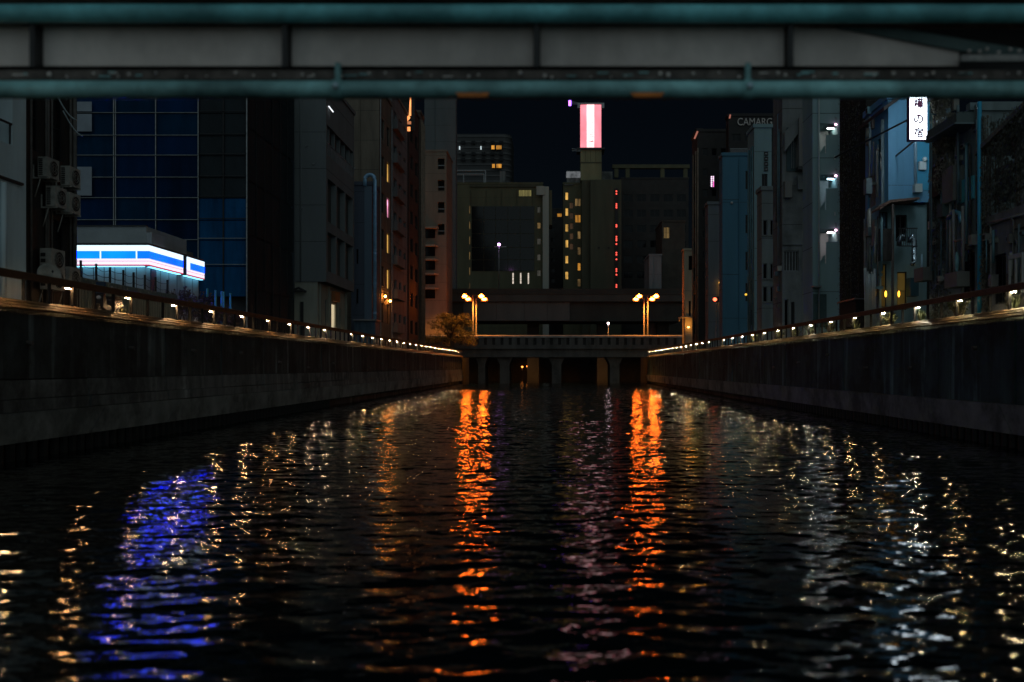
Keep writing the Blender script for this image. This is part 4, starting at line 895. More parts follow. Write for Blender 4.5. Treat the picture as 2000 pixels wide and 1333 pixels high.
    for k in range(4):
        p = MB().box(X(1492.5, Y), X(1499.5, Y), Y-.12, Y-.004, Zh(305+k*10, Y), Zh(297+k*10, Y)).build('sign_plate', M('plate_dark', (.02, .02, .022), .5), t)
        MB().box(X(1494, Y), X(1498, Y), Y-.13, Y-.121, Zh(302+k*10, Y), Zh(300.6+k*10, Y)).build('plate_mark', frame_al, p)
    for k in range(3): MB().tube([(X(1473, Y)-.1, 90.4+k*.9, TOP), (X(1473, Y)-.1, 90.4+k*.9, 24)], .07, 7).build('pipe', M('cyan_pipe', (.16, .30, .34), .4, .2, 2, metal=.3), t, True)
    MB().ellipsoid((X(1461, Y), Y+1, Zh(574, Y)), (.12, .1, .1), 8, 5).build('wall_lamp', E('small_amber', (1, .55, .05), 1.5), t, True)
    # ---- windowed grey building
    Y = 83.0; t = building('two_window_block', 'grey block with two columns of dark windows and white mullions on the right bank', X(1488, Y), X(1530, Y), Y, 85, TOP-.06, Zh(372, Y), M('mid_grey_render', (.21, .235, .235), .8, .25, .7, True), -1,
                          front=[(X(1490.5+i*14, Y), X(1498.5+i*12, Y), Zh(v+30, Y), Zh(v, Y), glass, frame_al, 1, 1, True) for i in range(2) for v in (430, 515, 560)])
    # ---- large dark bay block
    Y = 75.0; x0 = X(1528, Y)
    dk = M('sooty_render', (.18, .19, .19), .85, .35, .6, True, dirt=.3)
    fr = [(X(1531, Y), X(1560, Y), Zh(530, Y), Zh(490, Y), M('shutter_dark', (.04, .04, .04), .6, .2, 3), frame_al, 5, 1), (X(1545, Y), X(1552, Y), Zh(640, Y), Zh(590, Y), glass, frame_dk, 1, 1), (X(1532, Y), X(1540, Y), Zh(640, Y), Zh(585, Y), glass, frame_al, 1, 1)]
    t = building('sooty_bay_block', 'tall sooty block with a projecting upper bay on the right bank', x0, X(1590, Y), Y, 78.2, TOP-.06, 25.5, dk, -1, front=fr)
    fbox(t, 'bay', M('bay_render', (.2, .19, .18), .85, .3, .7, True), Y, 1555, 1580, 236, 330, .9)
    fbox(t, 'bay_soffit', steel_dark, Y, 1553, 1583, 330, 336, .95)
    fbox(t, 'vent_hood', M('bay_render', (0, 0, 0)), Y, 1530, 1544, 356, 388, .5)
    MB().poly([(X(1529, Y), Y-.02, Zh(262, Y)), (X(1585, Y), Y-.02, Zh(205, Y)), (X(1585, Y), Y-.02, Zh(225, Y)), (X(1529, Y), Y-.02, Zh(300, Y))], (0, -.6, 0)).build('stair_flight', dk, t)
    fbox(t, 'wall_panel', M('teal_panel', (.05, .085, .095), .6, .2, 1), Y, 1536, 1553, 250, 335, .08)
    for px in (1545, 1549): fbox(t, 'window_bar', frame_al, Y, px, px+1, 262, 330, .16)
    fbox(t, 'string_course', dk, Y, 1528, 1590, 476, 479, .12); fbox(t, 'cabinet', dk, Y, 1556, 1572, 345, 372, .4)
    # ---- stair tower with lit landings
    Y = 65.0; x0 = X(1587, Y); st = M('pale_green_render', (.27, .39, .40), .8, .15, .7, True)
    lands = [(241, 264, 300), (341, 368, 410), (447, 473, 515)]
    fr = [(X(1602, Y), X(1636, Y), Zh(c_, Y), Zh(a, Y), False) for a, b_, c_ in lands]
    t = building('stair_tower', 'pale stair tower with three lit landings in the middle of the right bank', x0, X(1645, Y), Y, 67.6, TOP-.06, 23.5, st, -1, front=fr, depth=2.2)
    lw = M('landing_white', (.62, .63, .62), .7, .1, 1)
    cols3 = [(.85, .97, .93), (.55, .85, 1), (1, .95, .97)]
    for k, (a, b_, c_) in enumerate(lands):
        MB().box(X(1602, Y), X(1636, Y), Y+2.21, Y+2.3, Zh(c_, Y), Zh(a, Y)).build('landing_wall', lw, t)
        MB().box(X(1614, Y), X(1636, Y), Y+.02, Y+.12, Zh(c_, Y), Zh(b_, Y)).build('landing_parapet', st, t)
        MB().poly([(X(1602, Y), Y+.3, Zh(c_, Y)), (X(1614, Y), Y+.3, Zh(c_, Y)), (X(1614, Y), Y+.3, Zh(c_-18, Y)), (X(1611, Y), Y+.3, Zh(c_-15, Y))], (0, .15, 0)).build('stair_string', st, t)
        f = MB().box(X(1622, Y), X(1636, Y), Y+.6, Y+1.1, Zh(a+4, Y), Zh(a+1, Y)).build('landing_lamp', frame_al, t)
        MB().box(X(1623, Y), X(1635, Y), Y+.82, Y+.88, Zh(a+5.2, Y), Zh(a+4.1, Y)).build('lamp_tube', E('landing_tube_%d' % k, cols3[k], 45), f)
        MB().ellipsoid((X(1631.5, Y), Y-.12, Zh(a+3.5, Y)), (.10, .08, .08), 8, 5).build('lamp_globe', E('landing_globe', (1, .55, .75), 5), f, True)
        MB().tube([(X(1632, Y), Y-.12, Zh(a+3, Y)), (X(1632, Y), Y-.12, Zh(a-10, Y)), (X(1632, Y), Y+.05, Zh(a-12, Y))], .03, 6).build('lamp_bracket', frame_al, f)
        MB().box(X(1629, Y), X(1631.5, Y), Y-.06, Y-.004, Zh(c_+12, Y), Zh(c_+5, Y)).build('notice', M('notice_white', (.6, .62, .62), .5), t) if k < 2 else None
    MB().tube([(X(1599, Y), Y-.08, TOP), (X(1599, Y), Y-.08, 23)], .06, 7).build('downpipe', M('pipe_light', (.4, .45, .45), .4, .1, 2), t, True)
    fbox(t, 'service_door', M('green_door', (.06, .10, .10), .5, .2, 2), Y, 1588, 1614, 575, 640, .05); fbox(t, 'door_hood', frame_al, Y, 1584, 1600, 560, 563, .7)
    # ---- ivy-black block
    Xs = 18.0; t = building('black_mesh_block', 'tall black windowless block beside the lit stair tower', Xs, 23, Yx(1691, Xs), Yx(1640, Xs), TOP-.06, 21, M('black_mesh_wall', (.03, .028, .026), .9, .5, 4, bump=.6), -1)
    sbox(t, 'lean_to', M('black_tarpaulin', (.008, .009, .009), .8, .3, 2), Xs, 1655, 1688, 590, 640, .5); sbox(t, 'lean_to_roof', frame_al, Xs, 1654, 1689, 587, 589, .6)
    # ---- blue house with sign
    Y = 50.0; x0 = X(1735, Y); bh = M('blue_house_siding', (.12, .34, .54), .55, .12, .6, True)
    t = building('blue_sided_house', 'blue panelled house lit by the white vertical sign', x0, X(1815, Y), Y, 53.7, Zh(395, Y), 16.9, bh, -1,
                 sidew=[(51.0, 51.7, Zh(316, 51), Zh(268, 51), glass, frame_dk, 1, 1), (52.0, 53.3, 11.6, 13.4, M('lit_louvre', (.30, .26, .25), .5, .2, 4), frame_al, 5, 1)], depth=.15)
    for px in (1740, 1752, 1764, 1773): MB().box(X(px, Y), X(px, Y)+.025, Y-.015, Y-.001, Zh(393, Y), 16.8).build('panel_joint', bh, t)
    for v in (362,): MB().box(x0, X(1785, Y), Y-.014, Y-.001, Zh(v+.6, Y), Zh(v, Y)).build('panel_joint', frame_dk, t)
    MB().poly([(x0-.4, Y-.5, 16.2), (X(1800, Y), Y-.5, 17.8), (X(1800, Y), Y-.5, 18.0), (x0-.4, Y-.5, 16.4)], (0, 4.3, 0)).build('roof', steel_dark, t)
    MB().tube([(X(1786, Y), Y-.15, Zh(360, Y)), (X(1786, Y), Y-.15, 17)], .085, 9).build('downpipe', M('bright_blue_pipe', (.32, .50, .62), .3, .1, 2, metal=.2), t, True)
    MB().tube([(x0-.1, 50.6, 8), (x0-.1, 50.6, 16)], .10, 8).build('downpipe', M('teal_grey_pipe', (.15, .21, .23), .5, .2, 2), t, True)
    fbox(t, 'side_return', M('bright_blue_panel', (.06, .38, .62), .5, .1, 1), Y, 1790, 1815, 200, 372, .05)
    for py in (318, ): 
        a = fbox(t, 'meter_box', white_paint, Y, 1792, 1805, 318, 334, .3); 
    MB().ellipsoid((X(1802, Y), Y-.3, Zh(314, Y)), (.14, .1, .14), 8, 5).build('vent_cap', white_paint, t, True)
    fbox(t, 'hood', M('pale_hood', (.45, .55, .55), .5, .1, 2), Y, 1782, 1796, 362, 378, .4)
    # louvred lower side
    lo_m = M('teal_grey_wall', (.17, .29, .32), .75, .3, 1, True)
    t = building('workshop_annex', 'cluttered ground level annex below the blue house', x0-.35, X(1815, Y), Y+.35, 52.7, TOP-.06, Zh(398, Y), lo_m, -1, coping=False, cat='annex',
                 front=[(X(1722, Y), X(1738, Y), Zh(470, Y), Zh(412, Y), M('blue_lit_pane', (.10, .20, .32), .4, .3, 1), frame_dk, 2, 2), (X(1754, Y), X(1776, Y), Zh(470, Y), Zh(418, Y), glass, frame_dk, 2, 1), (X(1726, Y), X(1736, Y), Zh(600, Y), Zh(515, Y), E('annex_glow', (1, .62, .12), .05, .6, (1, 1, .5)), frame_dk, 2, 2), (X(1757, Y), X(1776, Y), Zh(605, Y), Zh(530, Y), E('annex_glow', (0, 0, 0)), frame_dk, 1, 2)])
    MB().poly([(X(1706, Y), Y-1.0, Zh(412, Y)), (X(1726, Y), Y-1.0, Zh(397, Y)), (X(1782, Y), Y-1.0, Zh(392, Y)), (X(1782, Y), Y-1.0, Zh(396, Y)), (X(1726, Y), Y-1.0, Zh(402, Y)), (X(1706, Y), Y-1.0, Zh(416, Y))], (0, 1.34, 0)).build('rusty_awning', M('rusty_awning', (.20, .12, .09), .8, .4, 2), t)
    fbox(t, 'frame_post', M('brown_post', (.12, .10, .09), .7, .3, 2), Y-.9, 1741, 1745, 400, 640, .1)
    fbox(t, 'side_screen', M('brown_screen', (.05, .045, .042), .8, .3, 2), Y, 1716, 1741, 448, 510, .2)
    g = MB()
    for k in range(9): g.box(X(1745+k*4, Y), X(1745.8+k*4, Y), Y-.85, Y-.82, Zh(484, Y), Zh(452, Y))
    g.box(X(1744, Y), X(1780, Y), Y-.86, Y-.81, Zh(452, Y), Zh(450, Y)); g.box(X(1744, Y), X(1780, Y), Y-.86, Y-.81, Zh(486, Y), Zh(484, Y)); g.build('balcony_rail', steel_dark, t)
    sp = M('shiny_duct', (.50, .62, .70), .18, .15, 3, metal=.9)
    xd = X(1773, Y); pts = [(X(1752, Y), Y-.3, Zh(482, Y)), (X(1752, Y), Y-.3, Zh(470, Y)), (X(1756, Y), Y-.3, Zh(464, Y)), (X(1764, Y), Y-.3, Zh(463, Y))]
    MB().tube(pts, .14, 10).build('exhaust_duct', sp, t, True)
    pts = [(X(1766, Y), Y-.7, Zh(478, Y)), (X(1767, Y), Y-.7, Zh(470, Y)), (X(1772, Y), Y-.7, Zh(466, Y)), (X(1776, Y), Y-.7, Zh(472, Y)), (X(1775, Y), Y-.7, Zh(515, Y)), (X(1771, Y), Y-.75, Zh(521, Y))]
    d = MB().tube(pts, .13, 12).build('exhaust_duct', sp, t, True)
    for py in (486, 500, 512): MB().tube([(X(1775.3, Y), Y-.7, Zh(py, Y)), (X(1775.3, Y), Y-.7, Zh(py-1.5, Y))], .155, 12).build('duct_collar', sp, d)
    for px, py in ((1728, 575), (1753.5, 575)):
        MB().ellipsoid((X(px, Y), Y-.15, Zh(py, Y)), (.06, .06, .17), 8, 6).build('lantern', E('amber_lantern', (1, .42, .03), 5), t, True)
    fbox(t, 'blue_bin', M('teal_bin', (.03, .08, .10), .6, .2, 2), Y, 1770, 1786, 545, 580, .6)
    MB().tube([(X(1796, Y), Y-.3, Zh(538, Y)), (X(1796, Y), Y-.3, Zh(498, Y))], .05, 8).build('blue_pipe', M('bright_blue_pipe', (0, 0, 0)), t, True)
    MB().ellipsoid((X(1792, Y), Y-.35, Zh(532, Y)), (.1, .07, .05), 8, 5).build('lantern', E('warm_small', (1, .6, .2), 3), t, True)
    for k in range(9):
        px = 1692+k*2.6; MB().tube([(X(px, Y)+0, Y+.2, TOP), (X(px+random.uniform(-.6, .6), Y), Y+.2, Zh(560, Y)), (X(px+random.uniform(-1, 1), Y), Y+.25, Zh(530+random.uniform(-10, 10), Y))], .035, 6).build('pipe', M('pipe_light', (0, 0, 0)), t, True)
    for px, py0, py1 in ((1700, 445, 462), (1713, 430, 480), (1697, 350, 380)): sbox(t, 'wall_box', M('teal_grey_pipe', (0, 0, 0)), x0-.35, px, px+6, py0, py1, .3)
    # the vertical sign
    Y = 45.0; x0, x1 = X(1775, Y), X(1812, Y); zb, zt = Zh(275, Y), Zh(118, Y)
    t = thing('vertical_sign', 'bright white vertical lightbox sign with dark vertical characters', 'sign', ((x0+x1)/2, Y, zb))
    bx_ = MB().box(x0, x1, Y, Y+.28, zb, zt).build('sign_box', M('plum_frame', (.06, .015, .06), .4, .1, 2), t)
    wf = E('white_sign_face', (.76, .90, 1.0), 8)
    MB().box(x0+.05, x1-.05, Y-.02, Y-.002, zb+.06, zt-.06).build('sign_face', wf, bx_)
    MB().box(x0+.05, x1-.05, Y+.282, Y+.30, zb+.06, zt-.06).build('sign_face', wf, bx_)
    ink = E('plum_letter_backlit', (.30, .02, .20), .16)
    for ch, py in (('白', 174), ('樺', 203), ('の', 233.5), ('宿', 260)):
        me = text_mesh(ch, .66, .008, .026); me.materials.clear(); me.materials.append(ink)
        if len(me.vertices):
            xs_ = [v.co.x for v in me.vertices]; ys_ = [v.co.y for v in me.vertices]
            sx = (X(1803.5, Y)-X(1784.5, Y))/(max(xs_)-min(xs_)); hgt = (18 if ch == 'の' else 21)/F*Y; sy = hgt/(max(ys_)-min(ys_))
            cx_, cy_ = (max(xs_)+min(xs_))/2, (max(ys_)+min(ys_))/2
            for v in me.vertices: v.co.x = (v.co.x-cx_)*sx; v.co.y = (v.co.y-cy_)*sy
        inst('character', me, bx_, ((x0+x1)/2, Y-.035, Zh(py, Y)), (R(90), 0, 0))
    MB().tube([(x0-2.0, Y+5.2, Zh(224, Y)-.9), (x0+.05, Y+.14, Zh(232, Y))], .05, 7).build('bracket', steel_dark, t)
    MB().tube([(x1-.1, Y+.3, zb+.4), (x1+.3, Y+5.0, zb+.4)], .05, 7).build('bracket', steel_dark, t)
    # ---- near clutter block
    Xs = 17.3
    cw = M('sooty_clutter_wall', (.18, .23, .235), .85, .35, 1, True)
    t = building('cluttered_rear_house', 'dark rear wall crowded with boxes, ducts and a teal panel right of the ivy', Xs, 24, Yx(1918, Xs), Yx(1815, Xs), TOP-.06, 13.0, cw, -1,
                 sidew=[(39.0, 39.5, 9.4, 11.0, E('small_cyan_window', (.35, .75, 1), .35, .6, (5, 5, 5)), frame_dk, 2, 3), (40.5, 40.9, 8.9, 10.4, E('small_cyan_window', (0, 0, 0)), frame_dk, 2, 3), (38.6, 39.9, 5.4, 7.4, glass, frame_dk, 2, 1), (40.4, 41.4, 6.2, 7.9, glass, frame_dk, 1, 1)])
    tg = M('teal_grey_balcony', (.10, .14, .14), .7, .25, 1, True)
    sbox(t, 'balcony', tg, Xs, 1850, 1911, 240, 258, .9); sbox(t, 'balcony_edge', M('teal_grey_pipe', (0, 0, 0)), Xs, 1849, 1912, 258, 261, .98)
    sbox(t, 'cabinet', M('cabinet_grey', (.19, .19, .17), .6, .2, 1), Xs, 1860, 1882, 328, 396, .45)
    sbox(t, 'vent_shaft', steel_dark, Xs, 1831, 1846, 326, 385, .3)
    sbox(t, 'teal_panel', M('bright_teal_panel', (.10, .48, .58), .5, .2, 1), Xs, 1873, 1904, 350, 394, .08)
    MB().tube([(Xs-.35, Yx(1868, Xs), Zh(412, 38.6)), (Xs-.35, Yx(1880, Xs), Zh(403, 38.4)), (Xs-.35, Yx(1892, Xs), Zh(408, 37.8)), (Xs-.4, Yx(1897, Xs), Zh(425, 37.6))], .11, 10).build('elbow_duct', M('cyan_duct', (.20, .52, .68), .25, .1, 2, metal=.4), t, True)
    for px in (1864, 1882): MB().tube([(Xs-.6, Yx(px, Xs-.6), 6.2), (Xs-.6, Yx(px, Xs-.6)+.1, Zh(400, 38))], .06, 7).build('scaffold_pole', M('pole_grey', (.25, .25, .24), .5, .2, 2), t, True)
    MB().tube([(Xs-.6, Yx(1864, Xs-.6), Zh(465, 38)), (Xs-.6, Yx(1882, Xs-.6), Zh(465, 38))], .05, 7).build('scaffold_pole', M('pole_grey', (0, 0, 0)), t, True)
    MB().tube([(Xs-.7, Yx(1913, Xs-.7), TOP), (Xs-.7, Yx(1913, Xs-.7), 13)], .085, 10).build('blue_standpipe', M('bright_blue_standpipe', (.06, .45, .70), .35, .1, 2, metal=.2), t, True)
    sbox(t, 'planter_box', M('cabinet_grey', (0, 0, 0)), Xs-.6, 1868, 1893, 533, 562, .5)
    sbox(t, 'planter_box', M('cabinet_grey', (0, 0, 0)), Xs-.2, 1802, 1820, 524, 550, .4)
    MB().poly([(Xs-.05, Yx(1836, Xs), Zh(212, 40)), (Xs-.05, Yx(1857, Xs), Zh(198, 39)), (Xs-.05, Yx(1857, Xs), Zh(225, 39)), (Xs-.05, Yx(1840, Xs), Zh(236, 40))], (-.12, 0, 0)).build('lit_eave_panel', E('eave_glow', (.55, .8, 1), .32, .5, (3, 3, 2)), t)  # panel glows faintly in place of light falling on the eave
    MB().ellipsoid((Xs-.6, Yx(1897, Xs), Zh(505, 37.5)), (.09, .12, .45), 10, 7).build('hanging_bag', M('cyan_bag', (.2, .42, .45), .5, .3, 4), t, True)
    for px, py0, py1 in ((1884, 222, 240), (1896, 222, 240), (1852, 400, 425)): sbox(t, 'wall_box', tg, Xs, px, px+11, py0, py1, .5)
    # ---- nearest shack with timber frame
    Xs = 16.9; y0 = 31.0; y1 = Yx(1921, Xs)
    t = building('grey_shack', 'weathered grey shack with an open timber frame above it at the right edge', Xs, 23, y0, y1, TOP-.06, 8.1, M('weathered_grey_boards', (.22, .22, .21), .85, .35, 2, True), -1, cat='shack',
                 sidew=[(33.7, 34.5, 6.0, 7.7, M('milky_pane', (.30, .36, .35), .4, .2, 2), frame_al, 1, 2), (35.1, 36.2, 5.0, 6.9, glass, frame_dk, 2, 1)])
    tm = M('grey_timber', (.2, .19, .18), .85, .4, 3)
    for px in (1925, 1948, 1980, 1990, 2010): MB().box(Xs+.05, Xs+.2, Yx(px, Xs)-.06, Yx(px, Xs)+.06, 8.46, 11.4+(px-1925)*.006).build('timber_post', tm, t)
    MB().poly([(Xs-.3, y1+.2, 11.0), (Xs-.3, y0, 12.3), (Xs-.3, y0, 12.5), (Xs-.3, y1+.2, 11.2)], (4, 0, 0)).build('roof', tm, t)
    for zz_ in (9.1, 9.9): MB().box(Xs+.06, Xs+.14, y0+.3, y1-.1, zz_, zz_+.1).build('timber_rail', tm, t)
    sbox(t, 'wall_panel', M('dull_grey_panel', (.09, .09, .09), .8, .3, 1), Xs, 1948, 1978, 325, 395, .06)
    MB().tube([(Xs-.1, y1-.1, Zh(440, 37)), (Xs-.1, 33, Zh(415, 33))], .05, 7).build('gutter', M('pole_grey', (0, 0, 0)), t, True)
    f = MB(); ya, yb = Yx(1996, 16.2), Yx(1969, 16.2)
    for (a, b_, c, d) in ((ya, ya+.07, 5.2, 6.6), (yb-.07, yb, 5.2, 6.6), (ya+.07, yb-.07, 6.45, 6.6), ((ya+yb)/2-.03, (ya+yb)/2+.03, 5.2, 6.44)): f.box(16.2, 16.27, a, b_, c, d)
    f.build('white_frame', M('white_timber', (.45, .45, .43), .7, .2, 2), t)
    # pipes, brackets and boxes crowding the rear walls
    def clutter(t, Xs, pa, pb, ya, yb, npipe, nbox, mats):
        sg = -1
        for k in range(npipe):
            px = random.uniform(pa, pb); Yp = Yx(px, Xs); z0 = Zh(random.uniform((ya+yb)/2, yb), Yp); z1 = Zh(random.uniform(ya, (ya+yb)/2), Yp); r = random.choice((.03, .04, .06)); o = random.uniform(.08, .3)
            pts = [(Xs-o, Yp, z0), (Xs-o, Yp+random.uniform(-.03, .03), (z0+z1)/2), (Xs-o, Yp, z1)]
            if k % 2: pts += [(Xs-o+.02, Yp+.15, z1+.12), (Xs, Yp+.3, z1+.14)]
            MB().tube(pts, r, 7).build('pipe', random.choice(mats), t, True)
        for k in range(nbox):
            px = random.uniform(pa, pb); py = random.uniform(ya, yb); Yp = Yx(px, Xs); zc = Zh(py, Yp); w_, h_, d_ = random.uniform(.12, .4), random.uniform(.12, .5), random.uniform(.1, .35)
            b_ = MB().box(Xs-d_, Xs+.02, Yp-w_/2, Yp+w_/2, zc-h_/2, zc+h_/2).build(random.choice(('meter_box', 'junction_box', 'vent_box')), random.choice(mats), t)
            if k % 3 == 0: MB().box(Xs-d_-.012, Xs-d_-.001, Yp-w_*.35, Yp+w_*.35, zc-h_*.3, zc+h_*.3).build('cover_plate', ac_dark, b_)
    cm = [M('pole_grey', (0, 0, 0)), M('teal_grey_pipe', (0, 0, 0)), M('cabinet_grey', (0, 0, 0)), ac_white, M('cyan_pipe', (0, 0, 0)), rust]
    D_ = {o.name: o for o in col.objects if o.parent is None}
    clutter(D_['cluttered_rear_house'], 17.3, 1822, 1915, 205, 560, 16, 26, cm)
    clutter(D_['grey_shack'], 16.9, 1930, 2010, 430, 560, 7, 8, cm)
    clutter(D_['workshop_annex'], X(1735, 50)-.35, 1694, 1728, 405, 600, 9, 10, cm)
    clutter(D_['blue_sided_house'], X(1735, 50), 1694, 1730, 215, 390, 6, 6, cm)
    clutter(D_['sooty_bay_block'], X(1528, 75), 1514, 1527, 220, 620, 4, 5, cm)
right_bank()

# ================================================================== VEGETATION
def leaves(mb, c, n, rad, size, flat=1.0, up=0):
    for _ in range(n):
        while True:
            p = Vector((random.uniform(-1, 1), random.uniform(-1, 1), random.uniform(-1, 1)))
            if p.length < 1: break
        q = Vector(c)+Vector((p.x*rad[0], p.y*rad[1], p.z*rad[2]))
        a = Vector((random.uniform(-1, 1), random.uniform(-1, 1), random.uniform(-.6, .6)+up)).normalized()
        b_ = a.cross(Vector((random.uniform(-1, 1), random.uniform(-1, 1), random.uniform(-1, 1)))).normalized()
        s = size*random.uniform(.6, 1.3)
        mb.quad(q-a*s, q-b_*s*.45, q+a*s, q+b_*s*.45)
def tree():
    Y = 146.0; c = (X(881, Y), Y, TOP-.06)
    t = thing('broadleaf_tree', 'bushy broadleaf tree lit orange at the left end of the far bridge', 'tree', c)
    tr = MB().tube([(c[0], Y, TOP-.06), (c[0]+.1, Y, 6.2), (c[0]-.1, Y, 8.0)], [.24, .19, .12], 9)
    for k in range(9):
        a = k*.7; tr.tube([(c[0], Y, 6+.2*k), (c[0]+1.2*math.cos(a), Y+1.2*math.sin(a), 7.2+.25*k), (c[0]+2.6*math.cos(a), Y+2.2*math.sin(a), 7.9+.3*k)], [.09, .06, .02], 6)
    tr.build('trunk', bark, t, True)
    m = MB()
    for k in range(85):
        a = random.uniform(0, 6.28); r = random.uniform(0, 1)**.5; h = random.uniform(0, 1)
        w_ = 4.6*(1-.5*h)
        leaves(m, (c[0]+w_*r*math.cos(a)+.3*(h-.5), Y+2.6*(1-.5*h)*r*math.sin(a), 6.2+h*4.6), 70, (.9, .85, .45), .15)
    m.build('crown', leaf_a, t)
tree()
def shrub(name, label, loc, h, r, nst, mat, blade=False, group=None, cat='plant', lsize=.06, nleaf=14):
    t = thing(name, label, cat, loc, group); st = MB(); lf = MB()
    for k in range(nst):
        a = random.uniform(0, 6.28); rr = r*random.uniform(.2, 1); hh = h*random.uniform(.6, 1.05)
        p0 = Vector(loc)+Vector((math.cos(a), math.sin(a), 0))*rr*.25; p2 = Vector(loc)+Vector((math.cos(a)*rr, math.sin(a)*rr, hh)); p1 = (p0+p2)/2+Vector((0, 0, hh*.15))
        if blade:
            d = (p2-p0).normalized().cross(Vector((math.sin(a), -math.cos(a), .2))).normalized(); wd = Vector((-math.sin(a), math.cos(a), 0))*h*.05
            lf.quad(p0-wd*.6, p0+wd*.6, p1+wd, p1-wd); lf.quad(p1-wd, p1+wd, p2+wd*.15, p2-wd*.15)
        else:
            st.tube([p0, p1, p2], [.014, .011, .006], 5)
            for q in range(nleaf):
                u = random.uniform(.25, 1); c = p0+(p1-p0)*min(1, u*2) if u < .5 else p1+(p2-p1)*(u*2-1)
                leaves(lf, c, 1, (.09, .09, .06), lsize)
    if blade: st.tube([Vector(loc), Vector(loc)+Vector((0, 0, h*.15))], [r*.2, r*.12], 6)
    st.build('stem', bark, t); lf.build('foliage', mat, t)
g_ = 'plants behind the right railing'
zz = TOP-.06
def ry(px, Xs): return Yx(px, Xs)
for px, kind, lab in ((1980, 'b', 'thin grassy plant under the nearest rail lamp on the right bank'), (1873, 'l', 'bushy pale plant glowing behind the second rail lamp from the right edge'), (1800, 'b', 'spiky agave behind the right railing below the blue house'),
                      (1735, 'l', 'dim leafy plant behind the right railing left of the agave'), (1672, 'b', 'small tufted plant behind the right railing before the black block'), (1622, 'l', 'bright leafy plant behind the right railing below the stair tower'),
                      (1585, 'l', 'leafy plant behind the right railing before the service door'), (1554, 'l', 'leafy plant behind the right railing before the sooty block'), (1524, 'l', 'leafy plant behind the right railing at the foot of the sooty block corner'), (1478, 'l', 'leafy plant behind the right railing below the slim plate tower')):
    Xs = XR+.45; Y = ry(px, Xs)
    if kind == 'b': shrub('agave_plant', lab, (Xs, Y, zz), .62, .42, 26, leaf_p, True, g_)
    else: shrub('leafy_plant', lab, (Xs, Y, zz), .72, .45, 16, leaf_p, False, g_, lsize=.065, nleaf=22)
for i, (px, h, lab) in enumerate(((345, 1.75, 'tall brownish shrub at the near end of the row before the store'), (368, 1.6, 'second brownish shrub in the row before the store'), (392, 1.7, 'third brownish shrub in the row, below the end of the sign'), (412, 1.35, 'brownish shrub among the blue-green stakes'), (434, 1.2, 'low brownish shrub at the far end of the row by the scaffold'), (455, 1.0, 'smallest brownish shrub beside the scaffold foot'))):
    Y = Yx(px, -19.0); shrub('garden_shrub', lab, (-19.0, Y, 4.9), h, .85, 26, leaf_br, False, 'shrubs before the store', 'shrub', .085, 24)
p = thing('planter', 'long low dark planter holding the brownish shrubs on the left bank', 'planter', (-19, 52, zz))
MB().box(-19.6, -18.4, 46.9, 57, zz, 4.9).build('trough', conc_dark, p); MB().box(-19.65, -18.35, 46.85, 57.05, 4.9, 4.96).build('rim', conc, p)
for px, lab in ((238, 'small weedy tuft lit by the second rail lamp on the left bank'), (420, 'weedy tuft behind the left railing near the scaffold'), (645, 'weedy tuft behind the left railing below the grey block')):
    shrub('weed_tuft', lab, (XL-.3, Yx(px, XL-.3), zz), .35, .25, 14, leaf_p, True, 'weeds behind the left railing')
shrub('round_bush', 'low round bush lit orange at the right end of the far bridge', (X(1280, 158.6), 158.6, Zh(676, 150)), 1.9, 1.3, 40, leaf_a, False, None, 'bush', .16, 30)
shrub('leafy_bush', 'dark bush hanging over the left embankment before the bridge', (X(806, 118), 118, zz), 1.6, .9, 30, leaf_dk, False, None, 'bush', .12, 26)
# ivy curtains
def ivy(label, Xa, Xb, ya, yb, z0, z1, n, size, mat, dens=None, thick=.35):
    t = thing('ivy', label, 'ivy', ((Xa+Xb)/2, (ya+yb)/2, z0)); m = MB(); st = MB()
    for k in range(9):
        x = random.uniform(Xa, Xb); y = random.uniform(ya, yb); st.tube([(x, y, z0), (x+random.uniform(-.1, .1), y, (z0+z1)/2), (x+random.uniform(-.15, .15), y, z1)], [.03, .02, .012], 5)
    for _ in range(n):
        h = random.random(); x = Xa+(Xb-Xa)*random.random(); y = ya+(yb-ya)*random.random()
        bul = .5+.5*math.sin(h*9+x*3)*math.cos(h*5+y)
        if random.random() > .35+.65*bul: continue
        c = Vector((x-random.uniform(0, thick)*bul, y-random.uniform(0, thick)*bul, z0+(z1-z0)*h))
        a = Vector((random.uniform(-.5, .2), random.uniform(-.5, .5), -1)).normalized(); b_ = Vector((random.uniform(-1, 1), random.uniform(-1, 1), random.uniform(-.3, .3))).normalized()
        s = size*random.uniform(.6, 1.3); m.quad(c-a*s, c-b_*s*.6-a*s*.2, c+a*s, c+b_*s*.6-a*s*.2)
    st.build('stem', bark, t); m.build('foliage', mat, t)
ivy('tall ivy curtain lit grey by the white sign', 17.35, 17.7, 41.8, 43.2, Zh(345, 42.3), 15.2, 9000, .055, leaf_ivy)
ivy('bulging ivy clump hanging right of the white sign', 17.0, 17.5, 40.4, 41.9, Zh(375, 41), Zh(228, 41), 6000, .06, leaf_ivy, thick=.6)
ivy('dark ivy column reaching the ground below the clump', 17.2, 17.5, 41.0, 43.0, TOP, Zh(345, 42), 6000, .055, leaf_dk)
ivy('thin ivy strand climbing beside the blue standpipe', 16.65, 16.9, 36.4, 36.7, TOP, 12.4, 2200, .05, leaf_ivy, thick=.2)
ivy('dark ivy mass draped over the timber frame at the right edge', 16.75, 17.1, 31.5, 36.3, 8.5, 12.0, 6000, .07, leaf_dk, thick=.5)
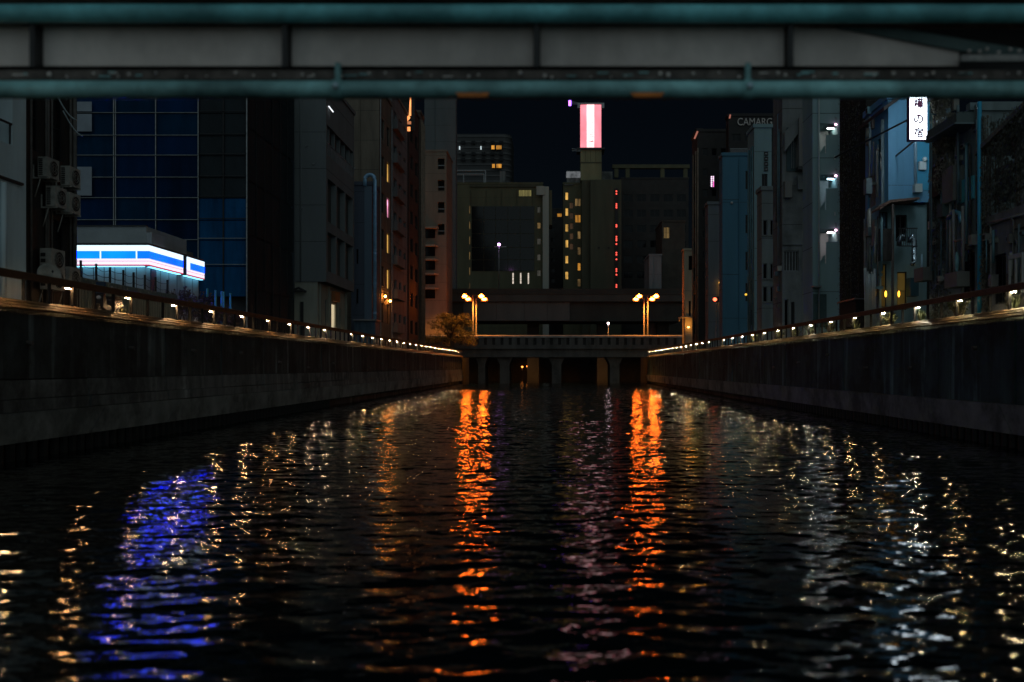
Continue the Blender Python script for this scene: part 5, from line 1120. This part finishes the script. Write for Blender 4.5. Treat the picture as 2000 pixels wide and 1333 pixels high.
ivy('black ivy spread down the edge of the black block', 17.85, 17.98, 55, 59.1, TOP, 20, 5000, .05, leaf_dk, thick=.12)

# ================================================================== SMALL THINGS
def scooter():
    Y = 33.2; xc = -16.3; z0 = TOP-.06
    t = thing('motor_scooter', 'dark motor scooter with a clear windscreen parked behind the left railing', 'scooter', (xc, Y+.8, z0))
    bd = M('scooter_paint', (.02, .024, .032), .25, .1, 2, bump=0)
    MB().poly([(xc-.16, Y+a, z0+b_) for a, b_ in ((.18, .3), (.22, .78), (.34, .85), (.45, .42), (.85, .36), (.95, .62), (1.65, .66), (1.75, .45), (1.2, .25), (.5, .22))], (.32, 0, 0)).build('body', bd, t)
    MB().poly([(xc-.14, Y+a, z0+b_) for a, b_ in ((.92, .63), (.98, .76), (1.6, .78), (1.66, .68))], (.28, 0, 0)).build('seat', M('seat_vinyl', (.015, .015, .015), .5), t)
    MB().poly([(xc-.22, Y+.2, z0+.8), (xc+.22, Y+.2, z0+.8), (xc+.17, Y+.36, z0+1.22), (xc-.17, Y+.36, z0+1.22)], (0, -.012, .004)).build('windscreen', M('windscreen_glass', (.03, .05, .09), .05, .05, 1, bump=0, spec=.8), t)
    MB().tube([(xc-.34, Y+.42, z0+.93), (xc-.12, Y+.34, z0+.9), (xc+.12, Y+.34, z0+.9), (xc+.34, Y+.42, z0+.93)], .018, 7).build('handlebar', steel_grey, t, True)
    MB().ellipsoid((xc, Y+.17, z0+.66), (.09, .04, .07), 10, 6).build('headlight', M('headlight_glass', (.5, .55, .6), .1, .05, 1, bump=0), t, True)
    for s in (-1, 1): MB().ellipsoid((xc+s*.36, Y+.36, z0+1.05), (.06, .015, .04), 8, 5).build('mirror', steel_grey, t, True)
    for yy in (.15, 1.55):
        w_ = MB().tube([(xc-.05, Y+yy, z0+.22), (xc+.05, Y+yy, z0+.22)], .22, 18).build('wheel', M('tyre', (.02, .02, .02), .8), t); MB().tube([(xc-.056, Y+yy, z0+.22), (xc+.056, Y+yy, z0+.22)], .12, 14).build('rim', steel_grey, w_)
scooter()
